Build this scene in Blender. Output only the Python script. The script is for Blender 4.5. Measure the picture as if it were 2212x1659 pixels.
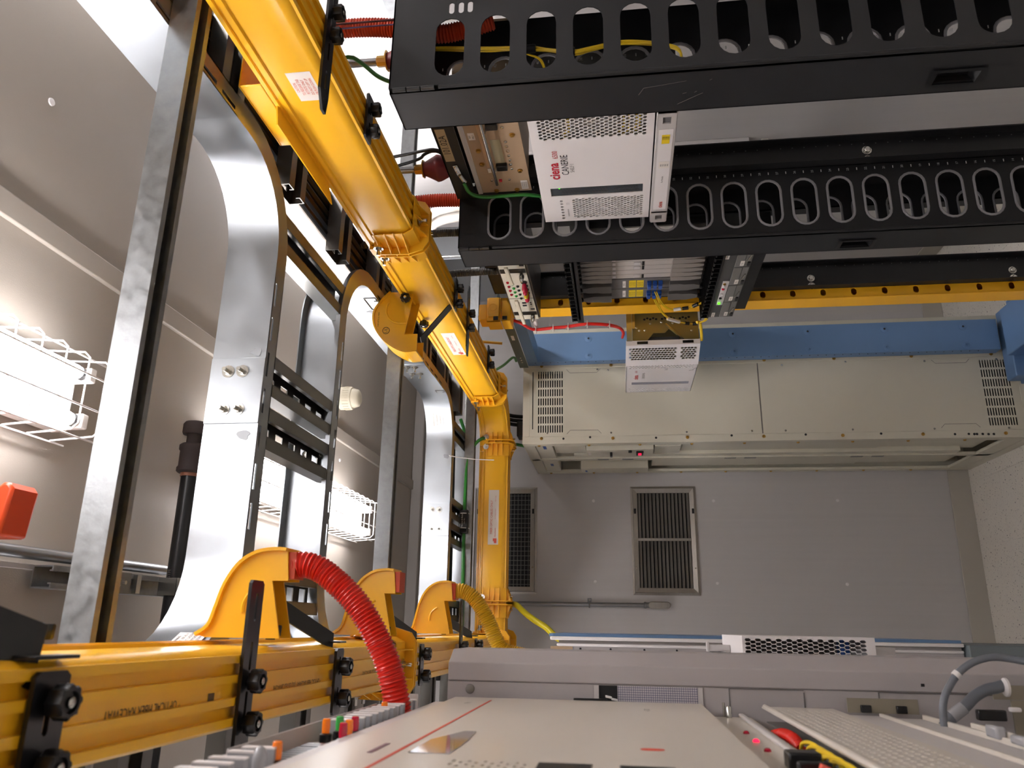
import bpy, bmesh, math, random
from mathutils import Vector as V, Matrix
R = random.Random(7)
S = bpy.context.scene
COL = S.collection
for o in list(bpy.data.objects): bpy.data.objects.remove(o)
# ---------------------------------------------------------------- camera, exposure, world
cam = bpy.data.cameras.new('camera'); camo = bpy.data.objects.new('camera', cam); COL.objects.link(camo)
cam.sensor_fit = 'HORIZONTAL'; cam.sensor_width = 36; cam.lens = 36 * 1682.3 / 2212
cam.clip_start = .02; cam.clip_end = 60
YAW, PIT, ROL = .305851294, .131803951, -.0247519212
f = V((math.sin(YAW)*math.cos(PIT), math.cos(YAW)*math.cos(PIT), math.sin(PIT)))
r = V((math.cos(YAW), -math.sin(YAW), 0)); u = r.cross(f)
r, u = r*math.cos(ROL) + u*math.sin(ROL), -r*math.sin(ROL) + u*math.cos(ROL)
m3 = Matrix((-u, r, -f)).transposed()            # the phone was held on its side: picture right is down
camo.matrix_world = Matrix.Translation((0, 0, 1.70)) @ m3.to_4x4()
cam.dof.use_dof = True; cam.dof.focus_distance = 2.1; cam.dof.aperture_fstop = 9
S.camera = camo
S.view_settings.view_transform = 'Standard'; S.view_settings.look = 'None'
S.view_settings.gamma = 1; S.view_settings.use_curve_mapping = False
S.view_settings.exposure = 0.95
TUBE_POWER = 20.0
w = bpy.data.worlds.new('world'); S.world = w; w.use_nodes = True
w.node_tree.nodes['Background'].inputs[0].default_value = (.9, .92, 1, 1)
w.node_tree.nodes['Background'].inputs[1].default_value = .02
# ---------------------------------------------------------------- materials
def lin(h):
    if isinstance(h, str):
        c = [int(h[i:i+2], 16)/255 for i in (0, 2, 4)]
    else: c = h
    return tuple((x/12.92 if x <= .04045 else ((x+.055)/1.055)**2.4) for x in c)
MATS = {}
def mat(name, col, rough=.5, metal=0., var=0., vs=12., bump=0., bs=200., coat=0., stretch=None, emit=0., trans=0., rv=0., spec=.5, tint=None):
    m = bpy.data.materials.new(name); m.use_nodes = True; MATS[name] = m
    t = m.node_tree; N = t.nodes; L = t.links; b = N['Principled BSDF']
    c = lin(col) + (1,)
    b.inputs['Base Color'].default_value = c
    b.inputs['Roughness'].default_value = rough; b.inputs['Metallic'].default_value = metal
    b.inputs['Coat Weight'].default_value = coat; b.inputs['Coat Roughness'].default_value = .12
    b.inputs['Specular IOR Level'].default_value = spec
    if trans: b.inputs['Transmission Weight'].default_value = trans
    if emit:
        b.inputs['Emission Color'].default_value = c; b.inputs['Emission Strength'].default_value = emit
    if var or bump or rv:
        tc = N.new('ShaderNodeTexCoord'); src = tc.outputs['Object']
        if stretch:
            mp = N.new('ShaderNodeMapping'); mp.inputs['Scale'].default_value = stretch
            L.new(src, mp.inputs[0]); src = mp.outputs[0]
    if var or rv:
        n = N.new('ShaderNodeTexNoise'); n.inputs['Scale'].default_value = vs; n.inputs['Detail'].default_value = 5
        n.inputs['Roughness'].default_value = .6; L.new(src, n.inputs['Vector'])
        if var:
            mx = N.new('ShaderNodeMix'); mx.data_type = 'RGBA'
            t2 = tint or (1, 1, 1)
            mx.inputs[6].default_value = tuple(x*(1-var)*k for x, k in zip(c[:3], t2)) + (1,)
            mx.inputs[7].default_value = tuple(min(1, x*(1+var)) for x in c[:3]) + (1,)
            L.new(n.outputs['Fac'], mx.inputs[0]); L.new(mx.outputs[2], b.inputs['Base Color'])
        if rv:
            mr = N.new('ShaderNodeMapRange'); mr.inputs['From Min'].default_value = .3; mr.inputs['From Max'].default_value = .7
            mr.inputs['To Min'].default_value = max(.03, rough-rv); mr.inputs['To Max'].default_value = rough+rv
            L.new(n.outputs['Fac'], mr.inputs['Value']); L.new(mr.outputs[0], b.inputs['Roughness'])
    if bump:
        n2 = N.new('ShaderNodeTexNoise'); n2.inputs['Scale'].default_value = bs; n2.inputs['Detail'].default_value = 3
        L.new(src, n2.inputs['Vector'])
        bp = N.new('ShaderNodeBump'); bp.inputs['Strength'].default_value = bump; bp.inputs['Distance'].default_value = .001
        L.new(n2.outputs['Fac'], bp.inputs['Height']); L.new(bp.outputs[0], b.inputs['Normal'])
    return m
BLACK = mat('black_powder_coat', '1b1b1d', .48, var=.15, vs=8, bump=.15, bs=900)
BLACKD = mat('black_inside', '0d0d0f', .6)
BLKPL = mat('black_plastic', '111113', .32, bump=.1, bs=400)
BLKEN = mat('black_enamel', '131316', .3, coat=.2)
RUBBER = mat('black_cable', '0e0e10', .35)
YEL = mat('yellow_pvc', 'fabc22', .3, coat=.2)
YELD = mat('yellow_moulded', 'f8b824', .36, var=.03, vs=9)
YCAB = mat('yellow_fibre_jacket', 'ecc722', .4)
YTUBE = mat('yellow_corrugated', 'e2b224', .4)
REDT = mat('red_corrugated', 'd8281a', .32)
REDO = mat('orange_red_corrugated', 'd24a2c', .42)
REDC = mat('red_cable', 'd81c18', .35)
ORANGE = mat('orange_plastic', 'c8400c', .4)
GREEN = mat('green_ground_wire', '2c7a30', .38)
GREEN2 = mat('pale_green_wire', '5c8a52', .42)
MAROON = mat('maroon_rubber', '6f1f22', .45)
BRASS = mat('brass', 'c0984e', .3, 1)
CHROME = mat('zinc_bolt', 'c9c8c2', .25, 1, var=.1, vs=60)
STEEL = mat('grey_steel_pipe', '8f8f90', .38, .9, var=.12, vs=20)
FLEX = mat('flex_conduit', '5f5d5a', .36, .8)
ALU = mat('aluminium_frame', 'a9a39a', .42, .75, var=.15, vs=30, stretch=(1, 1, 6))
GALV = mat('galvanised_tray', 'a2a6a9', .36, 1, var=.12, vs=7, rv=.08, bump=.05, bs=60)
GALVD = mat('galvanised_patch', '8a8c8e', .6, .6)
RUNGM = mat('shaded_rung_steel', '7c7a76', .36, 1, var=.1, vs=9)  # darker copy of the tray metal, dark underside reflections put into its colour
STRUT = mat('hot_dip_strut', '97999a', .45, .9, var=.38, vs=60, rv=.12, bump=.35, bs=90)
ZINC = mat('yellow_zinc_plate', 'a79d6c', .36, .85, var=.12, vs=5)
WHITE = mat('white_painted_steel', 'ebe6e5', .42, var=.02, vs=4)
WHITEP = mat('ivory_panel', 'd3cbc0', .4, var=.03, vs=5, coat=.15)
FANG = mat('pale_grey_plastic', 'c7c2c0', .45)
BEIGE = mat('beige_cabinet_paint', 'd2ccba', .45, var=.03, vs=3, bump=.06, bs=500)
BEIGEF = mat('cream_front_metal', 'd6d0be', .45)
TAN = mat('tan_panel', 'b59a7c', .45, var=.04, vs=6)
TANL = mat('tan_label', 'b8a684', .5, var=.12, vs=40)
GREYC = mat('grey_cabinet_paint', 'aca6a6', .5, var=.02, vs=4, bump=.06, bs=500)
GREYD = mat('dark_grey_card', '6b6867', .45)
GREYM = mat('mid_grey_module', '7d7b77', .4, .3, var=.08, vs=20)
CARDW = mat('card_faceplate', 'b9b2ac', .45)
LEVER = mat('grey_ejector', '98918a', .4, .1)
BLUE = mat('blue_rack_paint', '6484ac', .42, var=.05, vs=5)
BLUEL = mat('blue_connector', '1c4fa0', .35)
GRNGREY = mat('green_grey_angle', '5e655c', .5)
LABELW = mat('white_sticker', 'ece4dc', .5)
LABELY = mat('yellow_sticker', 'f0d020', .5)
INKR = mat('red_print', 'd4503a', .6)
INKC = mat('crimson_print', 'c0142f', .5)
INKB = mat('black_print', '1d1a1c', .6)
INKG = mat('grey_print', '77706a', .6)
INKW = mat('white_print', 'dcdcda', .6)
INKBR = mat('brown_print', '5a4528', .7)
RIM = mat('grey_rubber_trim', '8b898c', .45)
PAPER = mat('paper', 'd8d2d4', .7)
CREAM = mat('cream_plastic', 'd8cfb8', .45)
IRON = mat('cast_iron', '3a2f2d', .7, var=.2, vs=50)
WIREW = mat('white_wire', 'e6e2e0', .35)
FIXW = mat('fixture_enamel', 'e0dcd8', .35)
TUBE = mat('lamp_tube', (.99, .985, 1.0), .4, emit=TUBE_POWER)
LEDR = mat('red_lens', 'ff2048', .2, emit=.8)
LEDG = mat('green_led', '50ff20', .2, emit=1.5)
LENSR = mat('red_lamp_cap', 'c01838', .15, coat=.5)
LENSO = mat('amber_lamp_cap', 'e8761a', .15, coat=.5, emit=.08)
LENSG = mat('green_lamp_cap', '38b050', .15, coat=.5)
LENSY = mat('yellow_lamp_cap', 'd8b418', .15, coat=.5)
CLEAR = mat('clear_grey_cap', 'a6a6aa', .2, coat=.4)
NAVYL = mat('smoked_window', '3c4348', .15, coat=.5)
WHITEC = mat('white_conduit', 'd9d3c9', .5, var=.04, vs=20)
def wallmat(name, col, sc, var, bs, bump, rough=.55):
    return mat(name, col, rough, var=var, vs=14, bump=bump, bs=bs, stretch=sc)
WALL = wallmat('grey_wall_panel', 'c6c2c0', (4, 4, .08), .05, 160, .25, .5)
BASE = mat('vinyl_base', 'b9b3a8', .5)
CEIL = mat('beige_ceiling', 'a89f94', .6, var=.025, vs=5, bump=.25, bs=420)
TRIMM = mat('grey_trim', 'a59f99', .5)
def floor_mat():
    m = mat('speckled_tile', 'e8e2d8', .4, var=.04, vs=9)
    t = m.node_tree; N = t.nodes; L = t.links; b = N['Principled BSDF']
    base = b.inputs['Base Color'].links[0].from_socket
    tc = N.new('ShaderNodeTexCoord')
    prev = base
    for sc, th, th2, seed in ((95, .17, .2, 0), (210, .2, .24, 5), (38, .1, .12, 9)):
        mp = N.new('ShaderNodeMapping'); mp.inputs['Location'].default_value = (seed, seed*2, 0)
        L.new(tc.outputs['Generated'] if False else tc.outputs['Object'], mp.inputs[0])
        nz = N.new('ShaderNodeTexNoise'); nz.inputs['Scale'].default_value = sc*.7
        L.new(mp.outputs[0], nz.inputs['Vector'])
        ad = N.new('ShaderNodeMixRGB'); ad.inputs[0].default_value = .02
        L.new(mp.outputs[0], ad.inputs[1]); L.new(nz.outputs['Color'], ad.inputs[2])
        vo = N.new('ShaderNodeTexVoronoi'); vo.inputs['Scale'].default_value = sc
        L.new(ad.outputs[0], vo.inputs['Vector'])
        # only a share of the cells carry a chip
        gt = N.new('ShaderNodeMath'); gt.operation = 'GREATER_THAN'; gt.inputs[1].default_value = .62
        sp = N.new('ShaderNodeSeparateColor'); L.new(vo.outputs['Color'], sp.inputs[0]); L.new(sp.outputs[0], gt.inputs[0])
        mr = N.new('ShaderNodeMapRange'); mr.inputs['From Min'].default_value = th; mr.inputs['From Max'].default_value = th2
        mr.inputs['To Min'].default_value = 1; mr.inputs['To Max'].default_value = 0
        L.new(vo.outputs['Distance'], mr.inputs['Value'])
        mu = N.new('ShaderNodeMath'); mu.operation = 'MULTIPLY'; L.new(gt.outputs[0], mu.inputs[0]); L.new(mr.outputs[0], mu.inputs[1])
        mx = N.new('ShaderNodeMix'); mx.data_type = 'RGBA'; mx.inputs[7].default_value = (.05, .045, .045, 1) if sc != 210 else (.2, .18, .17, 1)
        L.new(mu.outputs[0], mx.inputs[0]); L.new(prev, mx.inputs[6]); prev = mx.outputs[2]
    L.new(prev, b.inputs['Base Color'])
    return m
FLOOR = floor_mat()
# ---------------------------------------------------------------- mesh helpers
ORG = {}
def tag(o, label, cat, group=None, kind=None):
    if label: o['label'] = label
    if cat: o['category'] = cat
    if group: o['group'] = group
    if kind: o['kind'] = kind
    return o
def thing(name, label, cat, loc, group=None):
    o = bpy.data.objects.new(name, None); COL.objects.link(o); o.location = loc; o.empty_display_size = .05
    ORG[o.name] = V(loc)
    return tag(o, label, cat, group)
def perp(a):
    a = V(a).normalized(); t = V((0, 0, 1)) if abs(a.z) < .9 else V((1, 0, 0))
    x = a.cross(t).normalized(); return x, x.cross(a)
class MB:
    def __init__(s): s.v = []; s.f = []
    def add(s, vs, fs):
        n = len(s.v); s.v += [V(p) for p in vs]; s.f += [tuple(i+n for i in q) for q in fs]; return s
    def box(s, x0, x1, y0, y1, z0, z1):
        return s.add([(x, y, z) for x in (x0, x1) for y in (y0, y1) for z in (z0, z1)],
            [(0, 1, 3, 2), (4, 6, 7, 5), (0, 4, 5, 1), (2, 3, 7, 6), (0, 2, 6, 4), (1, 5, 7, 3)])
    def obox(s, c, a, b, d):
        c, a, b, d = V(c), V(a), V(b), V(d)
        return s.add([c+i*a+j*b+k*d for i in (-1, 1) for j in (-1, 1) for k in (-1, 1)],
            [(0, 1, 3, 2), (4, 6, 7, 5), (0, 4, 5, 1), (2, 3, 7, 6), (0, 2, 6, 4), (1, 5, 7, 3)])
    def bar(s, p, q, w, t, up=(0, 0, 1)):
        p, q = V(p), V(q); d = (q-p); L = d.length; d.normalize(); x = d.cross(V(up))
        if x.length < 1e-4: x = d.cross(V((1, 0, 0)))
        x.normalize(); y = x.cross(d)
        return s.obox((p+q)/2, d*L/2, x*w/2, y*t/2)
    def prism(s, poly, O, U, W, D):
        O, U, W, D = V(O), V(U), V(W), V(D); n = len(poly)
        vs = [O+U*a+W*b for a, b in poly]; vs += [p+D for p in vs]
        return s.add(vs, [tuple(range(n))[::-1], tuple(range(n, 2*n))] + [(i, (i+1) % n, n+(i+1) % n, n+i) for i in range(n)])
    def cyl(s, p, q, r0, r1=None, n=12, cap=True):
        return s.lathe([(r0, 0), (r0 if r1 is None else r1, (V(q)-V(p)).length)], p, V(q)-V(p), n, cap)
    def lathe(s, prof, O, ax, n=16, cap=True):
        O = V(O); ax = V(ax).normalized(); x, y = perp(ax); vs = []; fs = []
        for rr, h in prof:
            for i in range(n):
                a = 2*math.pi*i/n; vs.append(O+ax*h+x*rr*math.cos(a)+y*rr*math.sin(a))
        m = len(prof)
        for j in range(m-1):
            for i in range(n):
                k = (i+1) % n; fs.append((j*n+i, (j+1)*n+i, (j+1)*n+k, j*n+k))
        if cap: fs.append(tuple(range(n))); fs.append(tuple(range((m-1)*n, m*n))[::-1])
        return s.add(vs, fs)
    def tube(s, path, rad, n=10, cap=True, closed=False):
        P = [V(p) for p in path]; m = len(P)
        rs = rad if isinstance(rad, (list, tuple)) else [rad]*m
        T = []
        for i in range(m):
            a = P[i-1] if (i or closed) else P[0]; b = P[(i+1) % m] if (i < m-1 or closed) else P[-1]
            T.append((b-a).normalized())
        x, y = perp(T[0]); vs = []; fs = []
        for i in range(m):
            if i:
                x = (x - T[i]*x.dot(T[i])); x.normalize()
            y = T[i].cross(x)
            for k in range(n):
                a = 2*math.pi*k/n; vs.append(P[i]+x*rs[i]*math.cos(a)+y*rs[i]*math.sin(a))
        for j in range(m if closed else m-1):
            j2 = (j+1) % m
            for i in range(n):
                k = (i+1) % n; fs.append((j*n+i, j*n+k, j2*n+k, j2*n+i))
        if cap and not closed: fs.append(tuple(range(n))[::-1]); fs.append(tuple(range((m-1)*n, m*n)))
        return s.add(vs, fs)
    def sweep(s, prof, path, closed=False, cap=True, pclosed=True, up=(0, 0, 1)):
        """prof: (side, up) pairs; path in plan, mitred; side = to the right of travel"""
        P = [V(p) for p in path]; m = len(P); n = len(prof); vs = []; fs = []; up = V(up)
        for i in range(m):
            a = P[i-1] if (i or closed) else None; b = P[(i+1) % m] if (i < m-1 or closed) else None
            d1 = (P[i]-a).normalized() if a is not None else (b-P[i]).normalized()
            d2 = (b-P[i]).normalized() if b is not None else d1
            t = (d1+d2).normalized(); side = t.cross(up).normalized(); k = 1/max(.3, side.dot(d1.cross(up).normalized()))
            for q in prof: vs.append(P[i]+side*q[0]*k+up*q[1])
        e = n if pclosed else n-1
        for j in range(m if closed else m-1):
            j2 = (j+1) % m
            for i in range(e):
                k = (i+1) % n; fs.append((j*n+i, j2*n+i, j2*n+k, j*n+k))
        if cap and pclosed and not closed: fs.append(tuple(range(n))); fs.append(tuple(range((m-1)*n, m*n))[::-1])
        return s.add(vs, fs)
    def cell(s, O, U, W, D, rect, hole, back=True):
        """plate piece rect=(u0,u1,v0,v1) with one hole (convex loop), thickness vector D"""
        O, U, W, D = V(O), V(U), V(W), V(D); u0, u1, v0, v1 = rect
        cx = sum(p[0] for p in hole)/len(hole); cy = sum(p[1] for p in hole)/len(hole)
        an = [math.atan2(p[1]-cy, p[0]-cx) for p in hole] + [math.atan2(b-cy, a-cx) for a in (u0, u1) for b in (v0, v1)]
        an = sorted(set(round(a, 5) for a in an)); H = []; E = []
        for a in an:
            c, sn = math.cos(a), math.sin(a); best = 0
            for i in range(len(hole)):
                x1, y1 = hole[i][0]-cx, hole[i][1]-cy; x2, y2 = hole[(i+1) % len(hole)][0]-cx, hole[(i+1) % len(hole)][1]-cy
                dx, dy = x2-x1, y2-y1; den = c*dy-sn*dx
                if abs(den) < 1e-12: continue
                t = (x1*dy-y1*dx)/den; q = (x1*sn-y1*c)/den
                if t > 0 and -1e-4 <= q <= 1+1e-4: best = max(best, t)
            H.append((cx+c*best, cy+sn*best)); ts = []
            if c > 1e-9: ts.append((u1-cx)/c)
            if c < -1e-9: ts.append((u0-cx)/c)
            if sn > 1e-9: ts.append((v1-cy)/sn)
            if sn < -1e-9: ts.append((v0-cy)/sn)
            t = min(ts); E.append((cx+c*t, cy+sn*t))
        n = len(an); pt = lambda q, d: O+U*q[0]+W*q[1]+(D if d else D*0)
        vs = [pt(q, 0) for q in E]+[pt(q, 0) for q in H]+[pt(q, 1) for q in E]+[pt(q, 1) for q in H]; fs = []
        for i in range(n):
            k = (i+1) % n
            fs.append((i, k, n+k, n+i)); fs.append((n+i, n+k, 3*n+k, 3*n+i))
            if back: fs.append((2*n+k, 2*n+i, 3*n+i, 3*n+k))
        return s.add(vs, fs)
    def rect(s, O, U, W, D, u0, u1, v0, v1):
        return s.prism([(u0, v0), (u1, v0), (u1, v1), (u0, v1)], O, U, W, D)
    def mesh(s, name, m, org=(0, 0, 0), smooth=40):
        me = bpy.data.meshes.new(name); o = V(org)
        me.from_pydata([p-o for p in s.v], [], s.f); me.update()
        bm = bmesh.new(); bm.from_mesh(me); bmesh.ops.recalc_face_normals(bm, faces=bm.faces); bm.to_mesh(me); bm.free()
        for mm in (m if isinstance(m, (list, tuple)) else [m]): me.materials.append(mm)
        if smooth:
            me.polygons.foreach_set('use_smooth', [True]*len(me.polygons)); me.set_sharp_from_angle(angle=math.radians(smooth))
        return me
    def build(s, name, m, parent=None, smooth=40, bevel=0, label=None, kind=None):
        if parent is not None: org = ORG[parent.name]
        else:
            lo = [min(p[i] for p in s.v) for i in range(3)]; hi = [max(p[i] for p in s.v) for i in range(3)]
            org = V(((lo[0]+hi[0])/2, (lo[1]+hi[1])/2, lo[2]))
        o = bpy.data.objects.new(name, s.mesh(name, m, org, smooth)); COL.objects.link(o)
        if parent is not None: o.parent = parent; ORG[o.name] = org
        else: o.location = org; ORG[o.name] = org
        if bevel:
            b = o.modifiers.new('bevel', 'BEVEL'); b.width = bevel; b.segments = 2; b.limit_method = 'ANGLE'; b.angle_limit = math.radians(50)
        if label: o['label'] = label
        if kind: o['kind'] = kind
        return o
def put(me, name, parent, loc, rot=None):
    """another object on shared mesh data (mesh built around its own origin); loc in world"""
    o = bpy.data.objects.new(name, me); COL.objects.link(o); o.parent = parent
    o.location = V(loc)-ORG[parent.name]; ORG[o.name] = V(loc)
    if rot is not None: o.rotation_euler = rot
    ORG[o.name] = ORG[parent.name]
    return o
def struct(name, mb, m, **k): return mb.build(name, m, kind='structure', **k)
TXT = {}
def text(s, parent, O, right, up, size, m, name='lettering', align='CENTER', off=0, sx=1.0, lift=.0006):
    k = (s, align, off)
    if k not in TXT:
        c = bpy.data.curves.new('t', 'FONT'); c.body = s; c.align_x = align; c.align_y = 'CENTER'; c.offset = off; c.resolution_u = 2
        o = bpy.data.objects.new('t', c); COL.objects.link(o)
        dg = bpy.context.evaluated_depsgraph_get(); dg.update()
        me = bpy.data.meshes.new_from_object(o.evaluated_get(dg)); bpy.data.objects.remove(o)
        TXT[k] = ([v.co.copy() for v in me.vertices], [tuple(p.vertices) for p in me.polygons]); bpy.data.meshes.remove(me)
    vs, fs = TXT[k]; right = V(right).normalized(); up = V(up).normalized(); nn = right.cross(up); O = V(O)+nn*lift
    mb = MB(); mb.add([O+right*p.x*size*sx+up*p.y*size for p in vs], fs)
    return mb.build(name, m, parent, smooth=0)
def smooth_path(pts, step):
    P = [V(p) for p in pts]; out = []
    for i in range(len(P)-1):
        p0 = P[i-1] if i else P[0]*2-P[1]; p1, p2 = P[i], P[i+1]; p3 = P[i+2] if i+2 < len(P) else P[-1]*2-P[-2]
        n = max(2, int((p2-p1).length/step*1.0)+1)
        for k in range(n):
            t = k/n; out.append(.5*((2*p1)+(p2-p0)*t+(2*p0-5*p1+4*p2-p3)*t*t+(3*p1-p0-3*p2+p3)*t**3))
    out.append(P[-1]); return out
def cable(pts, r, step=.012, n=8):
    return MB().tube(smooth_path(pts, step), r, n)
def corr(pts, r, pitch=.0055, n=14, d=.16):
    P = smooth_path(pts, pitch/4.0); rs = []; L = 0
    for i, p in enumerate(P):
        if i: L += (P[i]-P[i-1]).length
        rs.append(r*(1-d*.5+d*.5*math.cos(2*math.pi*L/pitch)))
    return MB().tube(P, rs, n)
def stadium(cx, cy, w, h, n=8):
    """loop; rounded on the short ends. w along u, h along v"""
    p = []
    if w >= h:
        rr = h/2; k = w/2-rr
        for i in range(n+1): a = -math.pi/2+math.pi*i/n; p.append((cx+k+rr*math.cos(a), cy+rr*math.sin(a)))
        for i in range(n+1): a = math.pi/2+math.pi*i/n; p.append((cx-k+rr*math.cos(a), cy+rr*math.sin(a)))
    else:
        rr = w/2; k = h/2-rr
        for i in range(n+1): a = math.pi*i/n; p.append((cx+rr*math.cos(a), cy+k+rr*math.sin(a)))
        for i in range(n+1): a = math.pi+math.pi*i/n; p.append((cx+rr*math.cos(a), cy-k+rr*math.sin(a)))
    return p
def rectl(cx, cy, w, h): return [(cx-w/2, cy-h/2), (cx+w/2, cy-h/2), (cx+w/2, cy+h/2), (cx-w/2, cy+h/2)]
def hexl(cx, cy, rx, ry): return [(cx+rx*math.cos(math.pi*k/3), cy+ry*math.sin(math.pi*k/3)) for k in range(6)]
X, Y, Z = V((1, 0, 0)), V((0, 1, 0)), V((0, 0, 1))
def bolt_mesh(name, r, h, m, wash=None, hexn=6, stud=0):
    """bolt head on +Z"""
    b = MB()
    if wash: b.cyl((0, 0, 0), (0, 0, h*.25), wash, n=16)
    b.cyl((0, 0, 0), (0, 0, h), r, n=hexn)
    if stud: b.cyl((0, 0, h), (0, 0, h+stud), r*.55, n=10)
    return b.mesh(name, m, smooth=35)
def rot_to(d):
    return V((0, 0, 1)).rotation_difference(V(d)).to_euler()
# ---------------------------------------------------------------- the room
XW0, XW1, YW0, YW1, ZC = -1.75, 1.925, -3.4, 4.03, 2.784
t = .05
fl = struct('floor', MB().box(XW0, XW1, YW0, YW1, -.06, -.003), FLOOR)
tile_me = []
for k in range(4):
    b = MB(); a = .1524-.0004; h = -.0004+.0003*k*.5
    b.box(-a, a, -a, a, -.003, h); tile_me.append(b.mesh('tile', FLOOR, smooth=0))
T = .3048
for i in range(12):
    for j in range(16):
        x = XW1-T*(i+.5); y = YW1-T*(j+.5)
        if x < XW0+.15: continue
        put(tile_me[R.randrange(4)], 'tile', fl, (x, y, 0), (0, 0, R.choice((0, 1, 2, 3))*math.pi/2))
struct('ceiling', MB().box(XW0-t, XW1+t, YW0-t, YW1+t, ZC, ZC+.06), CEIL)
struct('wall_back', MB().box(XW0-t, XW1+t, YW1, YW1+t, -.06, ZC), WALL)
struct('wall_right', MB().box(XW1, XW1+t, YW0, YW1, -.06, ZC), WALL)
struct('wall_left', MB().box(XW0-t, XW0, YW0, YW1, -.06, ZC), WALL)
struct('wall_front', MB().box(XW0-t, XW1+t, YW0-t, YW0, -.06, ZC), WALL)
def base(name, b): struct(name, b, BASE, bevel=.002)
base('baseboard_back', MB().box(XW0, XW1, YW1-.008, YW1, 0, .097))
base('baseboard_right', MB().box(XW1-.008, XW1, YW0, YW1-.008, 0, .097))
base('baseboard_left', MB().box(XW0, XW0+.008, YW0, YW1-.008, 0, .097))
n = 1
for x in (.712, -.51):
    struct('trim_%d' % n, MB().box(x-.024, x+.024, YW0, YW1, ZC-.012, ZC), CEIL, bevel=.003); n += 1
struct('trim_%d' % n, MB().box(XW0, XW1, YW1-.045, YW1, ZC-.055, ZC), TRIMM, bevel=.004); n += 1
struct('trim_%d' % n, MB().box(XW0, XW1, YW1-.012, YW1, ZC-.095, ZC-.056), TRIMM, bevel=.003); n += 1
struct('trim_%d' % n, MB().box(XW1-.045, XW1, YW0, YW1-.045, ZC-.055, ZC), TRIMM, bevel=.004); n += 1
cap = MB().lathe([(.008, 0), (.0075, .003), (.004, .0045)], (0, 0, 0), Z, 12).mesh('screw_cap', WIREW)
wb = bpy.data.objects['wall_back']
for x, z in ((.63, 1.826), (.627, 1.223), (.626, .624), (.225, 1.823), (.223, 1.228), (.224, .621), (-.3, 1.82), (1.4, 1.82)):
    put(cap, 'screw_cap', wb, (x, YW1, z), rot_to(-Y))
ce = bpy.data.objects['ceiling']
for x, y in ((.97, 1.16), (.62, .55), (.9, 2.1), (.92, 2.45), (.62, 2.9), (1.2, 2.6), (.2, 2.4), (.1, 3.3), (.5, 3.5), (.05, 1.9)):
    put(cap, 'screw_cap', ce, (x, y, ZC), rot_to(-Z))
# ---------------------------------------------------------------- fluorescent fixtures with wire guards
def fixture(x, y0, label, x0=True):
    L = 1.24; yc = y0+L/2
    g = thing('fluorescent_light', label, 'light', (x, yc, ZC-.13), 'caged twin tube ceiling lights')
    b = MB().prism([(-.062, 0), (.062, 0), (.062, .03), (.03, .055), (-.03, .055), (-.062, .03)], (x, y0+.01, ZC-.0551), X, Z, Y*(L-.02))
    b.build('body', FIXW, g, bevel=.002)
    for s in (-1, 1):
        xx = x+s*.045; zz = ZC-.083
        b = MB().lathe([(.0115, 0), (.0127, .006), (.0127, L-.096), (.0115, L-.09)], (xx, y0+.045, zz), Y, 14)
        tb = b.build('tube', TUBE, g)
        for yy, d in ((y0+.045, -1), (y0+L-.045, 1)):
            MB().cyl((xx, yy, zz), (xx, yy+d*.012, zz), .0125, n=12).build('tube_cap', STEEL, tb)
        for yy in (y0+.022, y0+L-.022):
            MB().box(xx-.014, xx+.014, yy-.009, yy+.009, zz-.016, ZC-.054).build('lamp_holder', FIXW, g, bevel=.003)
    b = MB(); wr = .0019; zt, zb = ZC-.03, ZC-.128; hw = .079; hb = .07
    ny = 21
    for i in range(ny):
        yy = y0+L*(i+.5)/ny*1.02-.012
        b.tube([(x-hw, yy, zt), (x-hb-.003, yy, zb+.012), (x-hb+.008, yy, zb), (x+hb-.008, yy, zb), (x+hb+.003, yy, zb+.012), (x+hw, yy, zt)], wr, 5)
    for dx, z in ((-hw-.002, zt), (-hb-.006, zb+.035), (-.03, zb-.002), (.03, zb-.002), (hb+.006, zb+.035), (hw+.002, zt)):
        b.tube([(x+dx, y0-.02, z), (x+dx, y0+L+.02, z)], wr, 5)
    b.build('wire_guard', WIREW, g)
    return g
fixture(.40, .075, 'caged twin tube ceiling light at the left edge of the photo')
fixture(.40, 1.83, 'caged twin tube ceiling light between the near tray and the far ceiling strut')
fixture(.40, -1.7, 'caged twin tube ceiling light behind the camera over the aisle')
fixture(1.50, 1.83, 'caged twin tube ceiling light above the black racks at the right wall')
fixture(1.50, .075, 'caged twin tube ceiling light above the near black rack')
fixture(1.50, -1.7, 'caged twin tube ceiling light behind the camera by the right wall')
fixture(-.95, 1.83, 'caged twin tube ceiling light above the grey cabinets on the left')
fixture(-.95, .075, 'caged twin tube ceiling light above the left fuse rack')
# ---------------------------------------------------------------- ceiling struts (channel, open side down)
def strut_prof(a=.0206, h=.0413, l=.0105, t=.0028):
    return [(-a, 0), (-a, h), (a, h), (a, 0), (a-l, 0), (a-l, .007), (a-l+t, .007), (a-l+t, t), (a-t, t), (a-t, h-t), (-a+t, h-t), (-a+t, t), (-a+l-t, t), (-a+l-t, .007), (-a+l, .007), (-a+l, 0)]
def strut(y, label, x0=-1.3, x1=1.9, z=2.3225, g='galvanised struts crossing below the trays'):
    b = MB().sweep(strut_prof(), [(x0, y, z), (x1, y, z)])
    o = b.build('strut_channel', STRUT, None, smooth=30); tag(o, label, 'strut', g)
    for x in (x0+.25, x1-.2):
        rod = MB().cyl((x, y, z+.03), (x, y, ZC), .005, n=8).build('threaded_rod', CHROME, o)
        MB().cyl((x, y, z+.0414), (x, y, z+.05), .011, n=6).build('nut', CHROME, rod)
    return o
strut(.914, 'galvanised strut channel nearest the camera crossing the ceiling space')
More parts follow.
